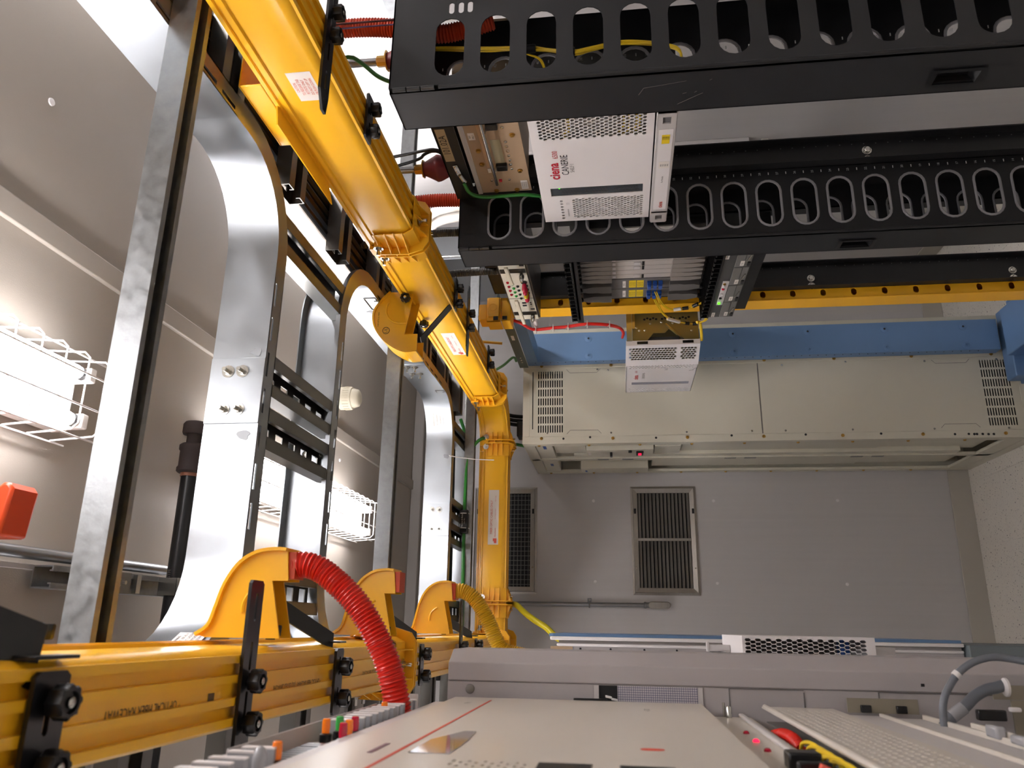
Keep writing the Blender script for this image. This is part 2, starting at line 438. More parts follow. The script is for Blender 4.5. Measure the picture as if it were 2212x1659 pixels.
strut(2.115, 'galvanised strut channel between the two cross trays')
strut(3.32, 'galvanised strut channel farthest back under the far cross tray')
# ---------------------------------------------------------------- ladder trays
ZT, HR = 2.365, .108
def rail_prof(flange=True):
    a, t, H = .042, .0028, HR
    if flange: return [(0, 0), (a, 0), (a, .011), (a-t, .011), (a-t, t), (t, t), (t, H-t), (a*.7, H-t), (a*.7, H), (0, H)]
    return [(0, 0), (t, 0), (t, H-t), (a*.7, H-t), (a*.7, H), (0, H)]
def arc(cx, cy, rr, a0, a1, n=10, z=ZT):
    return [(cx+rr*math.cos(math.radians(a0+(a1-a0)*i/n)), cy+rr*math.sin(math.radians(a0+(a1-a0)*i/n)), z) for i in range(n+1)]
def rail(parent, path):
    return MB().sweep(rail_prof(), path).build('side_rail', GALV, parent, smooth=30)
def rail_straight(parent, p, q):
    p, q = V(p), V(q); d = q-p; L = d.length; d.normalize(); s = d.cross(Z)
    b = MB().sweep(rail_prof(False), [p, q])
    n = max(1, int(L/.068)); c = L/n; O = p
    for i in range(n):
        b.cell(O, d, s, Z*.0028, (i*c, (i+1)*c, 0, .042), rectl((i+.5)*c, .011, .048, .0075))
    b.obox((p+q)/2+s*.0406+Z*.0055, d*L/2, s*.0014, Z*.0055)
    return b.build('side_rail', GALV, parent, smooth=30)
def rung_mesh(L):
    """channel along +X, centred; seen from below: two lips and a punched web between"""
    b = MB(); W = .04; h = .034
    n = max(3, int(L/.062)); c = L/n
    for i in range(n):
        b.cell((-L/2, 0, h-.0025), X, Y, Z*.0025, (i*c, (i+1)*c, -W, W), rectl((i+.5)*c, 0, .034, .028))
    for s in (-1, 1):
        b.box(-L/2, L/2, s*W-.0012, s*W+.0012, 0, h)
        y0, y1 = sorted((s*W, s*.017)); b.box(-L/2, L/2, y0, y1, 0, .0024)
        b.box(-L/2, L/2, s*.017-.0012, s*.017+.0012, 0, .01)
    return b.mesh('rung', RUNGM, smooth=30)
RUNG40 = rung_mesh(.40)
BOLT = bolt_mesh('bolt', .0075, .006, CHROME, wash=.0125, stud=.013)
DOME = MB().lathe([(.011, 0), (.0105, .003), (.007, .006), (.002, .007)], (0, 0, 0), Z, 14).mesh('bolt', CHROME)
def splice(parent, c, along, nrm, w=.13, h=.109):
    c, a, nn = V(c), V(along), V(nrm)
    p = MB().obox(c+nn*.0016, a*w/2, Z*h/2, nn*.0015).build('splice_plate', GALV, parent, bevel=.0008)
    for i in (-1, 1):
        for j in (-1, 1):
            put(BOLT, 'bolt', p, c+a*i*.0375+Z*(j*.0145+.003)+nn*.003, rot_to(nn))
    return p
XL, XR = -.05, .8725
YF, YB, Y2, Y3 = 1.338, 1.745, 3.04, 3.45
RB = .165
def patch(parent, c, U, W, s):
    pts = [];
    for i in range(14):
        a = 2*math.pi*i/14; rr = s*(.75+.5*R.random()); pts.append((rr*math.cos(a)*.75, rr*math.sin(a)))
    U, W = V(U), V(W); nn = U.cross(W)
    MB().prism(pts, V(c)+nn*.0004, U, W, nn*.0005).build('touch_up_paint', GALVD, parent, smooth=0)
def sticker(parent, c, U, W, w, h, m=LABELW, name='label'):
    U, W = V(U).normalized(), V(W).normalized(); nn = U.cross(W)
    return MB().obox(V(c)+nn*.0003, U*w/2, W*h/2, nn*.0003).build(name, m, parent, smooth=0)
# near cross tray
tn = thing('ladder_tray', 'galvanised ladder tray crossing above the aisle nearest the camera', 'cable tray', (.41, 1.54, ZT), 'galvanised ladder trays under the ceiling')
rail(tn, [(XR, 1.12, ZT)]+arc(XR-RB, YF-RB, RB, 0, 90)+[(.66, YF, ZT)])
rail_straight(tn, (.66, YF, ZT), (.15, YF, ZT))
rail(tn, [(.15, YF, ZT)]+arc(XL+RB, YF-RB, RB, 90, 180)+[(XL, 1.12, ZT)])
rail(tn, [(XL, 1.96, ZT)]+arc(XL+RB, YB+RB, RB, 180, 270)+[(.16, YB, ZT)])
rail_straight(tn, (.16, YB, ZT), (.68, YB, ZT))
rail(tn, [(.68, YB, ZT)]+arc(XR+.012-RB, YB+RB, RB, 270, 360)+[(XR+.012, 1.96, ZT)])
for x in (.77, .465, .36, .06): put(RUNG40, 'rung', tn, (x, (YF+YB)/2, ZT+.003), (0, 0, math.pi/2))
splice(tn, (.423, YF, 2.4185), X, -Y)
sp = MB().obox((.423, YB-.004, 2.4185), X*.065, Z*.05, Y*.0015).build('splice_plate', GALV, tn)
for i in (-1, 1):
    for j in (-1, 1): put(DOME, 'bolt', sp, (.423+i*.0375, YB-.0055, 2.4185+j*.0145), rot_to(-Y))
patch(tn, (.50, YF, 2.385), X, Z, .011); patch(tn, (.335, YF, 2.392), X, Z, .012)
a = math.radians(152); c = V((XL+RB+math.cos(a)*(RB-.0015), YF-RB+math.sin(a)*(RB-.0015), 2.4))
nn = -V((math.cos(a), math.sin(a), 0))
U_ = Z.cross(nn)
lb = sticker(tn, c+nn*.001, U_, Z, .05, .05)
for k, s in enumerate(('WARNING', 'DO NOT USE AS A', 'WALKWAY, LADDER,', 'OR SUPPORT', 'FOR PERSONNEL')):
    text(s, lb, c+nn*.0014+Z*(.018-.009*k), U_, Z, .0075, INKB, sx=.7)
# far cross tray
tf = thing('ladder_tray', 'galvanised ladder tray crossing at the back of the aisle above the yellow raceway', 'cable tray', (.41, 3.24, ZT), 'galvanised ladder trays under the ceiling')
rail(tf, [(XR+.012, 2.82, ZT)]+arc(XR+.012-RB, Y2-RB, RB, 0, 90)+[(.68, Y2, ZT)])
rail_straight(tf, (.68, Y2, ZT), (.16, Y2, ZT))
rail(tf, [(.16, Y2, ZT)]+arc(XL+RB, Y2-RB, RB, 90, 180)+[(XL, 2.82, ZT)])
rail_straight(tf, (-.05, Y3, ZT), (.9, Y3, ZT))
for x in (.78, .46, .36, .06): put(RUNG40, 'rung', tf, (x, (Y2+Y3)/2, ZT+.003), (0, 0, math.pi/2))
splice(tf, (.405, Y2, 2.4185), X, -Y)
a = math.radians(58); c = V((XR+.012-RB+math.cos(a)*(RB-.001), Y2-RB+math.sin(a)*(RB-.001), 2.425)); nn = -V((math.cos(a), math.sin(a), 0)); U_ = Z.cross(nn)
lb = sticker(tf, c+nn*.0012, U_, Z, .07, .05)
text('WARNING DO NOT USE', lb, c+nn*.0018+Z*.014, U_, Z, .006, INKG, sx=.8); text('AS A WALKWAY', lb, c+nn*.0018, U_, Z, .006, INKG); text('OR SUPPORT', lb, c+nn*.0018-Z*.014, U_, Z, .006, INKG)
patch(tf, (.66, Y2, 2.387), X, Z, .012)
# right run
tr = thing('ladder_tray', 'galvanised ladder tray running along above the black racks on the right', 'cable tray', (1.08, 1.2, ZT), 'galvanised ladder trays under the ceiling')
rail_straight(tr, (XR, -1.6, ZT), (XR, 1.12, ZT))
rail_straight(tr, (XR+.012, 1.96, ZT), (XR+.012, 2.82, ZT))
rail_straight(tr, (1.285, 3.6, ZT), (1.285, -1.6, ZT))
for k in range(17):
    y = -1.3+.3*k; put(RUNG40, 'rung', tr, (1.0825, y, ZT+.003))
splice(tr, (XR+.012, 2.60, 2.4185), Y, -X)
patch(tr, (XR+.012, 2.06, 2.405), -Y, Z, .016); patch(tr, (XR+.012, 2.2, 2.385), -Y, Z, .012)
# left run
tl = thing('ladder_tray', 'galvanised ladder tray running along above the grey cabinets on the left', 'cable tray', (-.26, 1.2, ZT), 'galvanised ladder trays under the ceiling')
rail_straight(tl, (XL, 1.12, ZT), (XL, -1.6, ZT))
rail_straight(tl, (XL, 2.82, ZT), (XL, 1.96, ZT))
rail_straight(tl, (-.46, -1.6, ZT), (-.46, 3.6, ZT))
for k in range(17):
    y = -1.3+.3*k; put(RUNG40, 'rung', tl, (-.255, y, ZT+.003))
# cables lying on the trays
for k, (x, z) in enumerate(((.965, 2.413), (.99, 2.413), (1.015, 2.415), (1.04, 2.413), (.978, 2.434), (1.004, 2.435), (1.028, 2.434))):
    pts = [(x+R.uniform(-.006, .006), y, z+R.uniform(-.002, .003)) for y in (-1.6, -.8, 0, .5, 1, 1.4, 1.8, 2.2, 2.6, 2.95)] + [(x-.02, 3.15, z), (x-.12, 3.25, z+.004), (x-.3, 3.28, z), (.1, 3.28+.01*k, z), (-.2, 3.28, z)]
    o = cable(pts, .0115, .05).build('power_cable', RUBBER, None)
    tag(o, 'black power cable bundled on the right ladder tray', 'cable', 'black power cables on the right tray')
o = cable([(.93, -1.6, 2.41), (.93, 1, 2.408), (.928, 2.6, 2.408), (.9, 3.1, 2.408), (.7, 3.16, 2.408), (-.2, 3.15, 2.408)], .008, .06).build('power_cable', RUBBER, None)
tag(o, 'thinner black cable along the aisle edge of the right ladder tray', 'cable')
# ---------------------------------------------------------------- yellow fibre raceways
ZD = 2.184
def duct_prof(o=0.0):
    L = [(-.0555, .120), (-.0555, .1125), (-.0515, .111), (-.0515, .105), (-.0545, .1035), (-.0545, .0975), (-.050, .0955), (-.050, .017), (-.0478, .0085), (-.0435, .002), (-.0415, 0), (-.0415, -.0055), (-.032, -.0055), (-.032, .003), (-.018, .003), (-.018, -.0055), (-.0085, -.0055), (-.0085, 0)]
    return L + [(-x, z) for x, z in L[::-1]] + [(.046, .12), (.046, .008), (-.046, .008), (-.046, .12)]
KN = []
def knob_mesh():
    b = MB(); n = 32; vs = []
    for h, k in ((0, .5), (.004, .5), (.004, .9), (.006, 1), (.018, 1.03), (.02, .95), (.02, .68), (.0165, .62)):
        for i in range(n):
            a = 2*math.pi*i/n; rr = .0135*k
            if .004 <= h <= .02 and k > .8: rr *= 1+.075*(1 if math.cos(8*a) > 0 else -1)
            vs.append((rr*math.cos(a), rr*math.sin(a), h))
    fs = [(j*n+i, j*n+(i+1) % n, (j+1)*n+(i+1) % n, (j+1)*n+i) for j in range(7) for i in range(n)] + [tuple(range(7*n, 8*n))]
    b.add(vs, fs); return b.mesh('knob', BLKPL, smooth=35)
KNOB = knob_mesh()
STUD = MB().lathe([(.0045, 0), (.0045, .0045), (.003, .0055)], (0, 0, .0160), Z, 10).mesh('stud', CHROME)
def knob(parent, p, d):
    k = put(KNOB, 'knob', parent, p, rot_to(d)); put(STUD, 'stud', parent, p, rot_to(d)); return k
def bracket(parent, y, cx, x0, x1, w=.034, chamf=0, kn=(-.025, .025), slots=True, z=2.1725):
    """flat bar clamped under a raceway that runs along Y"""
    b = MB(); U, W, D = X, Y, Z*-.0045; O = (0, y, z+.0045)
    xs = [x0, x1]; n = max(2, int((x1-x0)/.055)); c = (x1-x0)/n
    for i in range(n):
        e0 = x0+i*c; e1 = e0+c
        b.cell(O, U, W, D, (e0, e1, -w/2, w/2), stadium((e0+e1)/2, 0, min(.036, c*.62), .0065, 4))
    for s in (-1, 1): b.box(x0, x1, y+s*w/2-.0004, y+s*w/2+.0004, z, z+.0045)
    for xx, sg in ((x0, -1), (x1, 1)):
        e = chamf if chamf else .004
        b.prism([(xx, -w/2), (xx+sg*e, -w/2*(.05 if chamf else .8)), (xx+sg*e, w/2*(.75)), (xx, w/2)], O, U, W, D)
    o = b.build('bracket', BLKEN, parent, smooth=0)
    for k in kn: knob(o, (cx+k, y, z), -Z)
    return o
def coupling(parent, O, t, ln=.075, bolts=True):
    """moulded collar: O = centre of the joint on the raceway base line, t = direction of the run"""
    O, t = V(O), V(t); s = t.cross(Z)
    P = lambda a, b, c: O+s*a+t*b+Z*c
    b = MB()
    prof = [(-.057, .094), (-.057, .012), (-.046, -.009), (.046, -.009), (.057, .012), (.057, .094), (.0545, .094), (.0545, .013), (.044, -.0065), (-.044, -.0065), (-.0545, .013), (-.0545, .094)]
    b.sweep(prof, [P(0, -ln, 0), P(0, ln, 0)])
    e = .0
    fl = [(-.062, .1), (-.075, .092), (-.077, .02), (-.066, -.018), (-.045, -.032), (.045, -.032), (.066, -.018), (.077, .02), (.075, .092), (.062, .1), (.05, .095), (.05, .0), (-.05, .0), (-.05, .095)]
    for d in (-.007, .007): b.prism(fl, P(0, d-.0022, 0), s, Z, t*.0044)
    for sg in (-1, 1):
        for z in (.018, .04, .062, .088):
            for e in (-1, 1):
                b.prism([(0, 0), (ln*.95, 0), (0, .019)], P(sg*.0565, e*.008, z-.0012), t*e, s*sg, Z*.0024)
        for z in (.02, .05, .08): b.obox(P(sg*.066, 0, z), s*.009, t*.006, Z*.0012)
    for x in (-.03, 0, .03):
        for e in (-1, 1): b.prism([(0, 0), (ln*.9, 0), (0, .02)], P(x-.0012, e*.008, -.0085), t*e, -Z, s*.0024)
    for sg in (-1, 1):
        b.obox(P(sg*.062, 0, .09), s*.006, t*ln*.55, Z*.0075)
        b.obox(P(sg*.059, 0, .104), s*.004, t*.016, Z*.013)
    o = b.build('coupling', YELD, parent, smooth=25)
    for sg in (-1, 1):
        for e in (-1, 1): put(BOLT, 'bolt', o, P(sg*.068, e*ln*.36, .09), rot_to(s*sg))
    for e in (-1, 1): put(BOLT, 'bolt', o, P(0, e*ln*.45, -.012), rot_to(-Z))
    return o
def duct(parent, path, cap=True):
    return MB().sweep(duct_prof(), path, cap=cap).build('duct_section', YEL, parent, smooth=30)
def fibre_label(parent, c, U, w=.20, h=.043):
    """white sticker with the red fibre warning; U = reading direction, faces U x Z"""
    U = V(U); nn = U.cross(Z); c = V(c)
    lb = sticker(parent, c, U, Z, w, h)
    P = lambda a, b: c+U*a+Z*b+nn*.0008
    text('FIBER OPTIC CABLES ONLY', lb, P(0, .0085), U, Z, .0135, INKR, sx=.88)
    text('FiberGuide', lb, P(-w*.28, -.0085), U, Z, .0085, INKR)
    text('Fiber Management System', lb, P(w*.06, -.0085), U, Z, .0042, INKR); text('Patent Pending', lb, P(w*.34, -.0085), U, Z, .0042, INKR)
    lg = MB(); O = P(-w*.43, -.0095)
    lg.obox(O, U*.010, Z*.0055, nn*.0002); lg.obox(O+U*.004+Z*.008, U*.006, Z*.0022, nn*.0002); lg.build('logo', INKR, lb, smooth=0)
    return lb
def horn(parent, y, prof, w=.05, sg=1, rim=True, disc=None, ang=None):
    """spill-over spout: two cheek plates and an outer trough in the X-Z plane. prof: outer curve (x,z) then inner foot"""
    outer, inner = prof
    b = MB()
    for yy in (y, y+w-.003): b.prism([p for p in outer+inner], (0, yy, 0), X, Z, Y*.003)
    for i in range(len(outer)-1):
        (x0, z0), (x1, z1) = outer[i], outer[i+1]; d = V((x1-x0, 0, z1-z0)); nn = V((d.z, 0, -d.x)).normalized()*.0025
        b.add([V((x0, yy, z0))+k*nn for yy in (y-.006, y+w+.006) for k in (-1, 1)]+[V((x1, yy, z1))+k*nn for yy in (y-.006, y+w+.006) for k in (-1, 1)],
              [(0, 1, 3, 2), (4, 6, 7, 5), (0, 4, 5, 1), (2, 3, 7, 6), (1, 5, 7, 3), (0, 2, 6, 4)])
    if disc:
        (cx, cz), rr, a0, a1 = disc; pts = [(cx, y-.0015, cz)]
        pth = [(cx+rr*math.cos(math.radians(a0+(a1-a0)*i/16)), y-.0002, cz+rr*math.sin(math.radians(a0+(a1-a0)*i/16))) for i in range(17)]
        b.tube(pth, .003, 6)
    return b.build('spill_over_spout', YEL, parent, smooth=45)
def curve2(pts, n=5):
    P = smooth_path([(a, 0, c) for a, c in pts], .008); return [(p.x, p.z) for p in P]
# right run + elbow + cross run
XD = .96; YC = 3.395
rw = thing('cable_raceway', 'yellow plastic fibre raceway running above the right racks and turning across the back', 'raceway', (XD, 2.2, ZD))
duct(rw, [(XD, -1.6, ZD), (XD, 1.71, ZD)]); duct(rw, [(XD, 1.712, ZD), (XD, 3.10, ZD)])
er = .19
duct(rw, [(XD, 3.102, ZD)]+arc(XD-er, YC-er, er, 0, 90, 10, ZD)+[(.745, YC, ZD)])
duct(rw, [(.743, YC, ZD), (.10, YC, ZD)]); duct(rw, [(.098, YC, ZD), (-.03, YC, ZD)])
coupling(rw, (XD, 1.71, ZD), Y); coupling(rw, (XD, 3.10, ZD), Y); coupling(rw, (.785, YC, ZD), X, .06); coupling(rw, (.098, YC, ZD), X, .06)
fibre_label(rw, (.455, YC-.050, 2.236), X, .235, .045)
fibre_label(rw, (XD-.050, 2.42, 2.237), -Y, .21, .045)
c = V((XD-.050, 1.10, 2.232)); lb = sticker(rw, c, -Y, Z, .075, .045)
for k, s in enumerate(('CAUTION', 'TO RELEASE TAB', 'ROTATE ONLY', 'DO NOT LIFT UP', 'OR PUSH DOWN')):
    text(s, lb, c-X*.0006+Z*(.016-.008*k), -Y, Z, .0075, INKR, sx=.75)
bracket(rw, 1.05, .99, .85, 1.08, .036, chamf=.03, kn=(-.022, .026))
bracket(rw, 1.275, XD, .918, 1.012, .034)
bracket(rw, 2.14, XD, .918, 1.015, .034)
bracket(rw, 2.34, XD, .865, 1.06, .03, chamf=.025)
bracket(rw, 2.755, XD+.012, .922, 1.02, .03)
# over-the-side spout on the right run
oc = curve2([(.918, 2.335), (.89, 2.362), (.855, 2.381), (.81, 2.374), (.765, 2.34), (.735, 2.29), (.735, 2.25)])
rp = MB()
sp = horn(rw, 2.0, (oc, [(.787, 2.25), (.787, 2.288), (.905, 2.268), (.915, 2.27)]), .075, disc=((.865, 2.30), .045, 60, 200))
knob(sp, (.893, 1.999, 2.287), -Y); knob(sp, (.905, 2.19, 2.283), -X)
text('UL', sp, (.80, 1.9995, 2.342), X, Z, .013, INKBR); text('FOR OPTICAL FIBER', sp, (.835, 1.9995, 2.366), X, Z, .005, INKBR)
ring = [(.80+.010*math.cos(k*math.pi/8), 1.9993, 2.342+.010*math.sin(k*math.pi/8)) for k in range(16)]
MB().tube(ring, .0008, 5, closed=True).build('mark', INKBR, sp)
MB().bar((.925, 2.12, 2.181), (.80, 2.085, 2.262), .034, .003, up=(.5, 0, .85)).build('brace', BLKEN, rw, bevel=.0008)
# drop with its orange inside, at the near end of the right run
b = MB().prism([(.871, 1.148), (.909, 1.138), (.909, 1.40), (.871, 1.432)], (0, 0, 2.300), X, Y, Z*.0025)
b.build('side_flap', YEL, rw, smooth=0)
b = MB().box(.905, .908, 1.08, 1.26, 2.306, 2.345); b.box(.905, 1.0, 1.257, 1.26, 2.306, 2.345); b.box(.905, 1.0, 1.08, 1.26, 2.345, 2.348)
b.build('top_spout', YEL, rw, bevel=.002)
# left run
XE = -.08
lw = thing('cable_raceway', 'yellow plastic fibre raceway running above the left racks with printed grooved underside', 'raceway', (XE, 1.5, ZD))
duct(lw, [(XE, -1.6, ZD), (XE, 1.78, ZD)]); duct(lw, [(XE, 1.782, ZD), (XE, 3.65, ZD)])
coupling(lw, (XE, 1.78, ZD), Y)
coupling(lw, (XE, 3.30, ZD), Y, .06); coupling(lw, (XE, 3.52, ZD), Y, .06)
for y, s, sz in ((.80, '* OPTICAL FIBER RACEWAY', .0145), (1.2, '* OPTICAL FIBER RACEWAY  (UL) LISTED 28N4-OFR', .0105), (1.55, 'OPTICAL FIBER RACEWAY', .0105)):
    text(s, lw, (XE-.006, y, ZD), -Y, -X, sz, INKBR, sx=.75)
MB().obox((XE-.006, .935, ZD-.0004), X*.006, Y*.007, Z*.0003).build('logo', INKBR, lw)
c = V((-.0300, 2.75, 2.225)); fibre_label(lw, c, Y, .2, .045)
bracket(lw, 1.005, XE-.01, -.19, .05, .036, kn=(.02, -.03))
bracket(lw, 1.345, XE-.012, -.138, -.042, .034)
bracket(lw, 1.925, XE-.008, -.13, -.045, .032)
bracket(lw, 2.40, XE, -.16, .075, .032)
bracket(lw, 2.66, XE, -.13, -.04, .03)
bracket(lw, .64, XE-.01, -.16, -.045, .042)
def brace(parent, p, q, w=.03):
    b = MB().bar(p, q, w, .003, up=(-.2, .2, .95)); P = V(p)
    b.obox(P+Z*-.008, X*.0016, Y*w*.5, Z*.011)
    return b.build('brace', BLKEN, parent, bevel=.0008)
brace(lw, (-.028, 1.345, 2.188), (.035, 1.17, 2.232)); brace(lw, (-.028, 1.925, 2.19), (.03, 1.74, 2.232)); brace(lw, (-.028, 2.66, 2.19), (.03, 2.33, 2.232))
brace(lw, (-.03, .64, 2.19), (.03, .44, 2.232), .055)
h1 = ([(-.016, 2.303), (-.003, 2.285), (.022, 2.277), (.055, 2.267), (.084, 2.248), (.1, 2.222), (.104, 2.194), (.103, 2.178)], [(.059, 2.173), (.059, 2.197), (-.02, 2.178), (-.02, 2.29)])
def hornL(y, k=1.0, w=.05, dx=0):
    o = curve2([(p[0]*k+dx, p[1]) for p in h1[0]]); i = [(p[0]*(k if p[0] > 0 else 1)+(dx if p[0] > 0 else 0), p[1]) for p in h1[1]]
    s = horn(lw, y, (o, i), w, disc=((.02, 2.205), .032, 20, 100))
    MB().box((.062)*k+dx, .100*k+dx, y+.004, y+w-.004, 2.166, 2.178).build('outlet_collar', ORANGE, s)
    return s
s1 = hornL(1.10, 1.0, .042); s2 = hornL(1.66, 1.10, .05); s3 = hornL(2.25, 1.18, .055)
for s, y in ((s1, 1.07), (s2, 1.63), (s3, 2.225)): knob(s, (-.022, y+.05, 2.20), X)
knob(lw, (-.024, .79, 2.31), X)
# corrugated drop tubes
o = corr([(.082, 1.122, 2.176), (.083, 1.122, 2.155), (.072, 1.125, 2.128), (.038, 1.128, 2.086), (-.002, 1.132, 2.055), (-.05, 1.138, 2.03), (-.088, 1.142, 2.018), (-.118, 1.146, 2.012)], .0195).build('corrugated_tube', REDT, None)
tag(o, 'bright red corrugated tube arching from the left raceway spout down to the fuse panel', 'tube')
o = corr([(.096, 2.277, 2.176), (.098, 2.278, 2.15), (.08, 2.279, 2.118), (.044, 2.28, 2.09), (.005, 2.28, 2.068), (-.03, 2.28, 2.052), (-.06, 2.28, 2.03), (-.075, 2.28, 1.97)], .0225, .006).build('corrugated_tube', YTUBE, None)
tag(o, 'yellow corrugated tube arching from the left raceway spout behind the grey cabinet', 'tube')
o = cable([(.098, YC+.05, 2.166), (.09, 3.40, 2.135), (.062, 3.36, 2.10), (.03, 3.31, 2.05), (.002, 3.28, 2.0), (-.035, 3.25, 1.955), (-.06, 3.22, 1.9)], .0125, .02, 12).build('fibre_tube', mat('yellow_tube', 'c9b81e', .4), None)
tag(o, 'smooth yellow tube dropping from the cross raceway to the far left cabinet', 'tube')
# ---------------------------------------------------------------- black vertical cable managers (right row)
SCR = MB().lathe([(.0045, 0), (.0043, .0018), (.0028, .003)], (0, 0, 0), Z, 10).mesh('screw', CHROME)
SCRB = bolt_mesh('screw', .0062, .0045, BRASS, n if False else None) if False else MB().lathe([(.0075, 0), (.0075, .0012), (.0055, .0014), (.0052, .005), (.002, .0055)], (0, 0, 0), Z, 8).mesh('screw', BRASS)
P0 = 2.0015; PIT_ = .0889
def manager(name, label, y0, y1, xf, trim_near, ztop=2.118):
    g = thing(name, label, 'cable manager', (1.17, (y0+y1)/2, 0), 'black slotted cable managers of the right row')
    x1 = 1.40 if not trim_near else 1.168
    def plate(nm, y, d, ovals, x1):
        b = MB(); O = (0, y, 0)
        for k in range(22):
            zc = P0-PIT_*k; h = stadium(1.0665, zc, .131, .061) if ovals else stadium(1.0705, zc, .134, .057)
            b.cell(O, X, Z, Y*d, (xf+.006, 1.1455, zc-PIT_/2, zc+PIT_/2), h)
        zt, zb = P0+PIT_/2, P0-PIT_*21.5
        b.rect(O, X, Z, Y*d, xf+.006, 1.1455, zt, ztop); b.rect(O, X, Z, Y*d, xf+.006, 1.1455, .01, zb)
        if nm == 'slotted_panel' and not ovals:
            for z in (2.001, 1.982, 1.964): b.cell(O, X, Z, Y*d, (1.1455, 1.18, z-.0092, z+.0092), stadium(1.1625, z, .027, .0105, 5))
            b.rect(O, X, Z, Y*d, 1.1455, 1.18, 2.0102, ztop); b.rect(O, X, Z, Y*d, 1.1455, 1.18, .01, 1.9548); b.rect(O, X, Z, Y*d, 1.18, x1, .01, ztop)
        else: b.rect(O, X, Z, Y*d, 1.1455, x1, .01, ztop)
        return b.build(nm, BLACK, g, smooth=30)
    pn = plate('slotted_panel', y0, .002, trim_near, x1)
    pf = plate('slotted_panel', y1-.008, .002, True, 1.168)
    me = MB().tube([(p[0], 0, p[1]) for p in stadium(0, 0, .131, .061, 9)], .0034, 7, closed=True).mesh('edge_trim', RIM)
    for pl, y in ([(pn, y0-.0002)] if trim_near else [])+[(pf, y1-.007)]:
        for k in range(22): put(me, 'edge_trim', pl, (1.0665, y, P0-PIT_*k))
    if trim_near or True:
        pl, y = (pn, y0) if trim_near else (pf, y1-.008)
        for nmb in range(4, 46):
            z = 1.042+(nmb-22)*PIT_/2
            if .15 < z < 2.06 and (trim_near or z > 1.0):
                text(str(nmb), pl, (1.153 if trim_near else 1.1125, y, z), X, Z, .0085, INKW, 'numeral')
        tk = MB()
        for i in range(84):
            z = 1.042-.0222+(i-42)*PIT_/2
            if .15 < z < 2.06: tk.box((1.150 if trim_near else 1.11), (1.157 if trim_near else 1.1165), y-.0008, y, z-.001, z+.001)
        tk.build('tick_marks', INKW, pl, smooth=0, kind='stuff')
    # narrow door towards the aisle
    b = MB(); ya, yb = y0+.007, y1; hz, hh = 1.067, .094
    b.cell((xf, 0, 0), Y, Z, X*.0025, (ya, yb, hz-.08, hz+.08), rectl((ya+yb)/2+.012, hz, .030, .078))
    b.rect((xf, 0, 0), Y, Z, X*.0025, ya, yb, hz+.08, ztop); b.rect((xf, 0, 0), Y, Z, X*.0025, ya, yb, .03, hz-.08)
    b.box(xf, xf+.02, ya, ya+.0025, .03, ztop); b.box(xf, xf+.02, yb-.0025, yb, .03, ztop); b.box(xf, xf+.02, ya, yb, ztop-.0025, ztop)
    dr = b.build('door', BLACK, g, smooth=30)
    yc = (ya+yb)/2+.012
    hb = MB()
    hb.cell((xf-.0035, 0, 0), Y, Z, X*.004, (yc-.024, yc+.024, hz-hh/2, hz+hh/2), rectl(yc, hz, .032, .074))
    o, i = rectl(yc, hz, .032, .074), rectl(yc+.006, hz, .018, .055)
    hb.add([(xf-.0035, a, c) for a, c in o]+[(xf+.014, a, c) for a, c in i], [(k, (k+1) % 4, 4+(k+1) % 4, 4+k) for k in range(4)]+[(4, 5, 6, 7)])
    hb.build('handle', BLKPL, dr, smooth=20)
    b = MB().cyl((xf+.004, y0+.0015, .05), (xf+.004, y0+.0015, 2.02), .0042, n=12).build('rolled_edge', BLACK, g)
    b = MB()
    for k in range(3): b.cyl((xf+.003, y0+.002, 2.028+.028*k), (xf+.003, y0+.002, 2.054+.028*k), .0048, n=10)
    b.build('hinge', BLKEN, dr)
    MB().box(xf+.006, x1, y0, y1, ztop-.003, ztop).build('top_cap', BLACK, g)
    MB().box(xf, x1+.02, y0, y1, 0, .03).build('base', BLACK, g)
    MB().box(x1-.004, x1, y0+.003, y1-.009, .03, ztop-.004).build('spine', BLACKD, g)
    return g
m1 = manager('cable_manager', 'near black cable manager with bare slots and a narrow hinged door', 1.214, 1.336, .978, False)
m2 = manager('cable_manager', 'second black cable manager with grey trimmed ovals, behind the white mesh fronted shelf', 1.867, 1.975, .974, True, 2.114)
m2d = [c for c in m2.children if c.name.startswith('door')][0]
b = MB(); 
for P in (((1.278, 1.642), (1.259, 1.633), (1.253, 1.591), (1.247, 1.555)), ((1.314, 1.567), (1.299, 1.544), (1.285, 1.521)), ((1.283, 1.559), (1.281, 1.552)), ((1.282, 1.537), (1.279, 1.533)), ((1.25, 1.512), (1.247, 1.508))):
    b.tube([(.9778, y, z) for y, z in P], .0004, 4)
b.build('scuff_marks', INKG, [c for c in m1.children if c.name.startswith('door')][0], kind='stuff')
